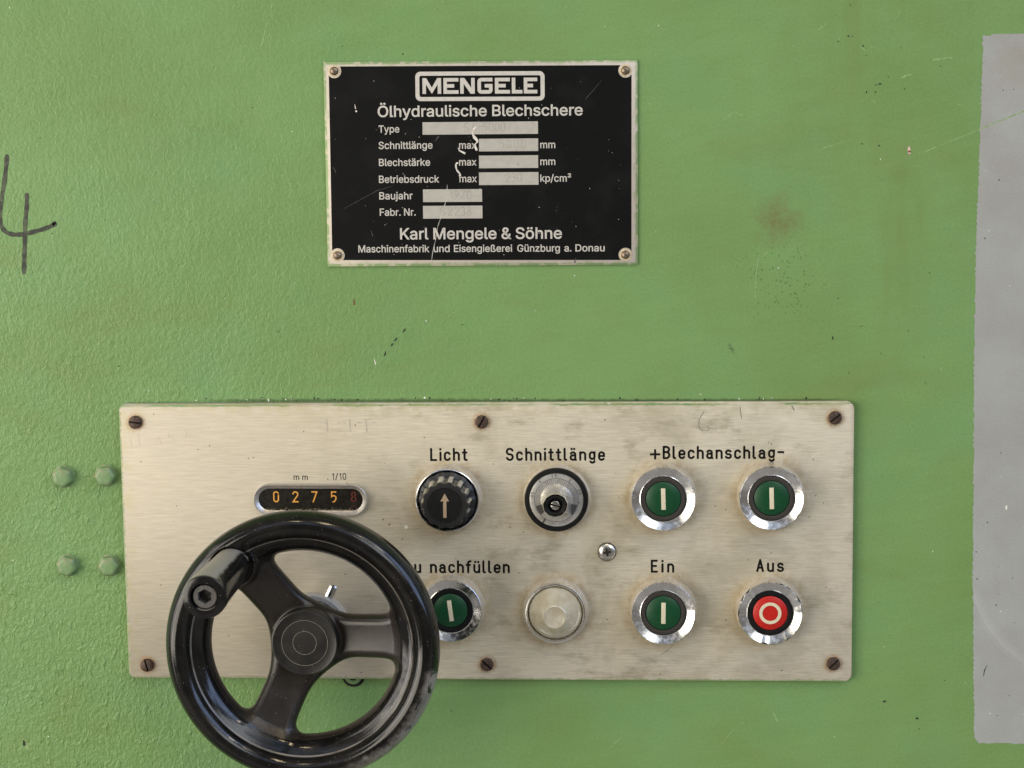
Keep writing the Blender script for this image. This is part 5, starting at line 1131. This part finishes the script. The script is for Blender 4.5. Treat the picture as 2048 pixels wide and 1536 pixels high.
for q in range(34):
    a = math.radians(228 + q * 84 / 33)
    if abs(q - 17) < 2: continue
    r = 10.55 + rng.uniform(-0.1, 0.1); L = rng.uniform(0.3, 0.8)
    g.strip([(r * math.cos(a), r * math.sin(a)), ((r + L) * math.cos(a), (r + L) * math.sin(a))], 0.16, 5.36, 0, cap=False)
build('scale_print', g, M['dial_line'], disc)
g = G()
for a0, a1 in ((196, 224), (-44, -14)):
    pts = [(6.6 * math.cos(math.radians(a)), 6.6 * math.sin(math.radians(a))) for a in np.linspace(a0, a1, 9)] + [(9.7 * math.cos(math.radians(a)), 9.7 * math.sin(math.radians(a))) for a in np.linspace(a1, a0, 9)]
    g.poly(pts, 5.60)
g.strip([(-5.2, -8.6), (-6.3, -10.6)], 0.6, 5.62, 0, cap=False)
build('end_sectors', g, M['dial_dark'], disc)
g = G()
def jag(a, h):
    return 1.0 + 0.03 * math.sin(2 * a + 1.0) * (h > 15.5) + 0.012 * math.sin(11 * a) * (h > 15.5)
g.lathe([(7.3, 5.4), (6.7, 6.4), (6.3, 9.0), (5.7, 15.6), (5.5, 17.6), (5.2, 18.0)], 64, cap1=False, fr=jag)
g.loft([[(3.0, -4.6, 5.6), (6.3, -2.6, 5.6), (6.9, -7.0, 5.6)], [(3.0, -4.4, 12.0), (5.6, -2.4, 12.0), (5.9, -5.8, 11.0)], [(3.0, -4.0, 14.0), (5.0, -2.4, 14.0), (5.2, -4.4, 13.6)]])
cn = build('cone', g, M['dial_cone'], d, 35)
g = G()
def jag2(a, h):
    return 1.0 + (0.05 * math.sin(2 * a + 0.6) + 0.015 * math.sin(3 * a + 2) + 0.006 * math.sin(17 * a)) * (1 if h > 17 else 0.3)
g.lathe([(4.6, 15.0), (4.75, 18.0), (4.5, 19.3), (3.9, 19.2), (3.2, 18.4), (2.9, 16.0), (1.0, 15.8)], 80, fr=jag2)
build('broken_cap', g, M['collar_clean'], cn, 30)
g = G()
for s in (1, -1):
    pts = [(2.05 * math.cos(q), s * 2.05 * math.sin(q)) for q in np.linspace(0.14, math.pi - 0.14, 16)]
    if s < 0: pts = pts[::-1]
    c, sn = math.cos(math.radians(-15)), math.sin(math.radians(-15))
    pts = [(a * c - b * sn, a * sn + b * c) for a, b in pts]
    g.prism(pts, 15.8, 18.2, 0.25)
build('screw', g, M['steel'], cn, 40)

# ------------------------------------------------------------------ indicator lamp
l = thing('indicator_lamp', 'unlit indicator lamp with a yellowed conical lens in a chrome ring', 'indicator lamp', *LAMP, PH)
g = G()
g.lathe([(15.3, 0.0), (15.2, 0.8), (14.7, 2.6), (14.2, 4.0)], 96, mat=0, cap1=False)
g.lathe([(14.2, 4.0), (14.1, 5.3), (13.7, 5.9), (13.2, 6.0), (12.75, 5.6), (12.5, 4.6), (12.3, 1.2)], 96, mat=1, cap1=False)
build('bezel', g, [M['skirt'], M['chrome']], l, 40)
g = G(); g.lathe([(12.35, 1.1), (9.0, 1.6), (5.0, 2.2), (1.0, 2.6)], 64)
build('reflector', g, M['reflector'], l, 40)
g = G(); g.lathe([(12.2, 3.0), (12.15, 4.3), (11.6, 5.2), (9.6, 7.4), (7.4, 10.2), (6.0, 12.2), (5.2, 13.0), (4.7, 13.15), (4.3, 12.95), (2.0, 12.8), (0.3, 12.75)], 96)
g.lathe([(11.0, 3.0), (9.0, 5.0), (5.0, 10.0), (0.3, 11.0)][::-1], 96, cap0=False, cap1=False)
build('lens', g, M['lens'], l, 40)

# ------------------------------------------------------------------ counter window
c = thing('digit_counter', 'five figure counter window showing amber 0275 in a rounded aluminium slot', 'counter', -92.9, -53.05, PH)
def stadium(hw, hh, n=20):
    cx = hw - hh
    return [(cx + hh * math.cos(a), hh * math.sin(a)) for a in np.linspace(-math.pi / 2, math.pi / 2, n)] + [(-cx + hh * math.cos(a), hh * math.sin(a)) for a in np.linspace(math.pi / 2, 1.5 * math.pi, n)]
def ring(hw, hh, h): return [(x, y, h) for x, y in stadium(hw, hh)]
g = G()
g.loft([ring(26.2, 7.35, 0.0), ring(26.2, 7.35, 1.9), ring(26.0, 7.15, 2.1), ring(25.6, 6.75, 2.05), ring(24.3, 5.35, 0.45), ring(24.1, 5.1, 0.3)], cap1=False)
build('slot_frame', g, M['alu'], c, 30)
g = G(); g.poly(stadium(24.15, 5.15), 0.32)
# dust specks along the lower sill, their brown painting in its lit edge
wnd = build('drum_window', g, M['window'], c)
g = G()
rs = random.Random(21)
for i in range(150):
    x = rs.uniform(-21, 21); y = -4.95 + abs(rs.gauss(0, 0.35)); r = rs.uniform(0.06, 0.22)
    g.poly([(x + r * 1.6 * math.cos(q), y + r * 0.8 * math.sin(q)) for q in (0, 1, 2, 3, 4, 5)], 0.36 + rs.uniform(0, 0.01), 0)
sd = build('lit_sill_dust', g, M['sill'], wnd)
for s, x in (('0', -106.6 + 92.9 - 2.0), ('2', -99.7 + 92.9), ('7', -91.0 + 92.9), ('5', -82.1 + 92.9)):
    x = {'0': -15.75, '2': -6.85, '7': 1.9, '5': 10.85}[s]
    g = G(); strokes(g, s, x - 1.55, x + 1.55, 1.35 - 2.65, 0.46, 0.58, 0.42)
    build('figure', g, M['digit'], wnd)
g = G()
strokes(g, '8', 19.9 - 1.35, 19.9 + 1.35, -1.2, 0.44, 0.6, 0.42)
g.strip(A(19.9, -4.4, 1.3, 1.5, 20, 160), 0.6, 0.42, 1)
build('figure', g, [M['digit_red'], M['digit_dim']], wnd)['label'] = 'dull red figure turning between two digits'

# ------------------------------------------------------------------ painted socket screw under the panel edge
s_ = thing('socket_screw', 'green painted socket head screw half hidden under the panel edge behind the handwheel', 'screw', -75.2, -136.9)
g = G(); g.lathe([(5.4, 0.0), (5.35, 0.3), (4.9, 0.33)], 48, mat=1, cap1=True)
g.lathe([(4.1, 0.2), (4.05, 0.9), (3.8, 1.2), (2.3, 1.25), (2.2, 0.6)], 48, mat=0)
g.poly([(2.2 * math.cos(q * math.pi / 3), 2.2 * math.sin(q * math.pi / 3)) for q in range(6)], 0.7, 1)
build('screw_head', g, [M['bolt'], M['slot']], s_, 40)

# ------------------------------------------------------------------ handwheel
HX, HY = -89.4, -108.3
wheel = thing('handwheel', 'black glossy three spoke handwheel with a turning crank handle', 'handwheel', HX, HY)
SP = [math.radians(a) for a in (4.0, 125.5, 246.5)]
HA = math.radians(128.6); HRAD = 47.0
def smin(a, b, k):
    q = np.clip(0.5 + 0.5 * (b - a) / k, 0, 1)
    return b * (1 - q) + a * q - k * q * (1 - q)
def smax(a, b, k): return -smin(-a, -b, k)
def sdf(x, y, z):
    r = np.hypot(x, y)
    # rim: an upright oval with an inner shoulder
    e = (np.hypot((r - 54.3) / 6.1, (z - 54.6) / 8.2) - 1.0) * 6.1
    rimd = e
    # spokes: a rounded web with three openings
    dperp = np.full_like(r, 1e9)
    for a in SP:
        along = x * math.cos(a) + y * math.sin(a)
        perp = np.abs(-x * math.sin(a) + y * math.cos(a))
        wv = 9.7 + 0.0016 * (r - 26) ** 2 + np.clip(r - 34, 0, 99) ** 2 * 0.022
        q = np.where(along > -4, perp - wv, np.hypot(along + 4, perp) - 4)
        dperp = smin(dperp, q, 15.0)
    ring_ = 41.6 - r                                     # negative outside
    d2 = smin(dperp, ring_, 4.6)
    d2 = smax(d2, r - 51.0, 0.5)
    zc = 39.6 + 9.2 * np.clip((r - 16) / 28.0, 0, 1) ** 1.15
    zc = zc + 0.34 * np.clip(r - 39.5, 0, None) ** 1.25
    hz = 4.6
    q1 = np.maximum(d2 + 4.2, 0); q2 = np.maximum(np.abs(z - zc) - hz + 4.2, 0)
    web = np.hypot(q1, q2) - 4.2 + np.minimum(np.maximum(d2 + 4.2, np.abs(z - zc) - hz + 4.2), 0)
    hubd = np.maximum(r - 14.2, np.abs(z - 37.0) - 8.5)
    bx_, by_ = HRAD * math.cos(HA), HRAD * math.sin(HA)
    boss = np.maximum(np.hypot(x - bx_, y - by_) - 10.4, np.abs(z - 53.0) - 6.6)
    body = smin(rimd, web, 0.9)
    body = smin(body, hubd, 1.5)
    body = smin(body, boss, 2.2)
    seat = np.maximum(np.hypot(x - bx_, y - by_) - 8.9, 58.2 - z)      # recess the handle turns in
    return smax(body, -seat, 0.4)
def surface_net(lo, hi, st):
    ax = [np.arange(lo[i], hi[i] + st, st) for i in range(3)]
    X, Y, Z = np.meshgrid(*ax, indexing='ij')
    F = sdf(X, Y, Z)
    del X, Y, Z
    ins = F < 0
    nx, ny, nz = F.shape
    c = np.zeros((nx - 1, ny - 1, nz - 1), np.uint8)
    for i in (0, 1):
        for j in (0, 1):
            for k in (0, 1):
                c += ins[i:nx - 1 + i, j:ny - 1 + j, k:nz - 1 + k]
    act = (c > 0) & (c < 8)
    idx = -np.ones(act.shape, np.int64)
    idx[act] = np.arange(act.sum())
    cells = np.argwhere(act)
    vs = np.stack([ax[i][0] + (cells[:, i] + 0.5) * st for i in range(3)], 1)
    for _ in range(6):                                    # pull the vertices onto the surface
        f = sdf(*vs.T); gr = grad(vs)
        vs -= np.clip(f / np.maximum((gr ** 2).sum(1), 0.05), -st * 0.7, st * 0.7)[:, None] * gr
    faces = []
    for axn in range(3):
        s0 = [slice(None)] * 3; s1 = [slice(None)] * 3
        s0[axn] = slice(0, -1); s1[axn] = slice(1, None)
        a, b = ins[tuple(s0)], ins[tuple(s1)]
        ed = np.argwhere(a != b)
        u_, v_ = [(1, 2), (2, 0), (0, 1)][axn]
        ok = (ed[:, u_] > 0) & (ed[:, v_] > 0) & (ed[:, u_] < F.shape[u_] - 1) & (ed[:, v_] < F.shape[v_] - 1)
        ed = ed[ok]
        flip = a[tuple(ed.T)]
        qs = []
        for du, dv in ((-1, -1), (0, -1), (0, 0), (-1, 0)):
            e2 = ed.copy(); e2[:, u_] += du; e2[:, v_] += dv
            qs.append(idx[tuple(e2.T)])
        q = np.stack(qs, 1)
        q[~flip] = q[~flip][:, ::-1]
        faces.append(q)
    return vs, np.concatenate(faces)
def grad(v, e=0.05):
    out = np.zeros_like(v)
    for i in range(3):
        d_ = np.zeros(3); d_[i] = e
        out[:, i] = (sdf(*(v + d_).T) - sdf(*(v - d_).T)) / (2 * e)
    return out
VS, FS = surface_net((-63, -63, 26), (63, 63, 66), 0.72)
GN = grad(VS, 0.12)
GN /= np.maximum(np.linalg.norm(GN, axis=1), 1e-6)[:, None]
fc = VS[FS].mean(1)
fr_ = np.hypot(fc[:, 0], fc[:, 1])
fa = np.arctan2(fc[:, 1], fc[:, 0])
part = np.zeros(len(FS), int)                             # 0 rim, 1..3 spokes
da = np.stack([np.abs((fa - a + math.pi) % (2 * math.pi) - math.pi) for a in SP], 1)
part[fr_ < 43.0] = da[fr_ < 43.0].argmin(1) + 1
def sub_mesh(name, sel, mat):
    f = FS[sel]
    used, inv = np.unique(f, return_inverse=True)
    f = inv.reshape(f.shape)
    me = bpy.data.meshes.new(name)
    co = VS[used]
    me.from_pydata([W(*p) for p in co], [], f.tolist())
    me.materials.append(mat)
    me.polygons.foreach_set('use_smooth', [True] * len(f))
    me.update()
    nn = GN[used]
    me.normals_split_custom_set_from_vertices([(a, -c_, b) for a, b, c_ in nn])
    o = bpy.data.objects.new(name, me)
    COL.objects.link(o)
    o.parent = wheel
    return o
sub_mesh('rim', part == 0, M['rim'])
for i in (1, 2, 3):
    sub_mesh('spoke', part == i, M['spoke'])
g = G()
g.lathe([(14.9, 40.0), (14.9, 49.2), (14.6, 49.85), (14.1, 50.05), (13.6, 49.85), (10.35, 49.75), (10.2, 49.6), (10.05, 49.75), (5.35, 49.75), (5.2, 49.6), (5.05, 49.75), (1.0, 49.75)], 96)
hub = build('hub', g, M['hub'], wheel, 25)
g = G()
for rr, w in ((10.2, 0.17), (5.2, 0.19), (14.45, 0.2)):
    n = 96
    o, i_ = circ(rr + w / 2, n), circ(rr - w / 2, n)
    hh = 49.78 if rr < 14 else 49.98
    if rr > 14: continue
    g.add([(*p, hh) for p in o] + [(*p, hh) for p in i_], [[q, (q + 1) % n, n + (q + 1) % n, n + q] for q in range(n)])
build('hub_ring', g, M['hub_line'], hub)
g = G(); g.lathe([(10.0, 3.0), (10.0, 20.0), (16.0, 20.5), (16.2, 21.0), (16.2, 28.2), (15.9, 28.4), (9.0, 28.5), (9.0, 34.0)], 72)
sh = build('shaft_collar', g, M['collar_grey'], wheel, 30)
g = G()                                                   # clamping pin out of the collar
pa = math.radians(64)
ca, sa = math.cos(pa), math.sin(pa)
def pinring(rr, rad, n=10):
    return [(rr * ca - rad * math.cos(q) * sa, rr * sa + rad * math.cos(q) * ca, 24.5 + rad * math.sin(q)) for q in [2 * math.pi * k_ / n for k_ in range(n)]]
g.loft([pinring(14.0, 2.0), pinring(21.8, 2.0), pinring(22.6, 1.5)])
build('clamp_pin', g, M['chrome'], sh, 25)
# crank handle
bx_, by_ = HRAD * math.cos(HA), HRAD * math.sin(HA)
g = G()
g.lathe([(7.6, 0.0), (7.9, 0.6), (8.05, 2.0), (8.3, 15), (8.75, 34), (9.2, 53), (9.2, 57.6), (8.9, 58.8), (8.35, 59.1), (5.8, 59.15), (5.7, 58.6), (5.65, 54.4), (2.0, 54.4)], 72)
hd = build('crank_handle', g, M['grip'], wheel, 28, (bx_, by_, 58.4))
g = G()
n = 48
hexo = hexring(3.0, 0, 0.0)
rings = [[(5.0 * math.cos(2 * math.pi * q / n), 5.0 * math.sin(2 * math.pi * q / n), 54.4) for q in range(n)],
         [(5.0 * math.cos(2 * math.pi * q / n), 5.0 * math.sin(2 * math.pi * q / n), 57.3) for q in range(n)],
         [(4.7 * math.cos(2 * math.pi * q / n), 4.7 * math.sin(2 * math.pi * q / n), 57.7) for q in range(n)],
         [(p[0] * 1.1, p[1] * 1.1, 57.7) for p in hexo], [(p[0], p[1], 57.4) for p in hexo], [(p[0], p[1], 53.4) for p in hexo]]
g.loft(rings)
build('socket_bolt', g, M['socket'], hd, 30)
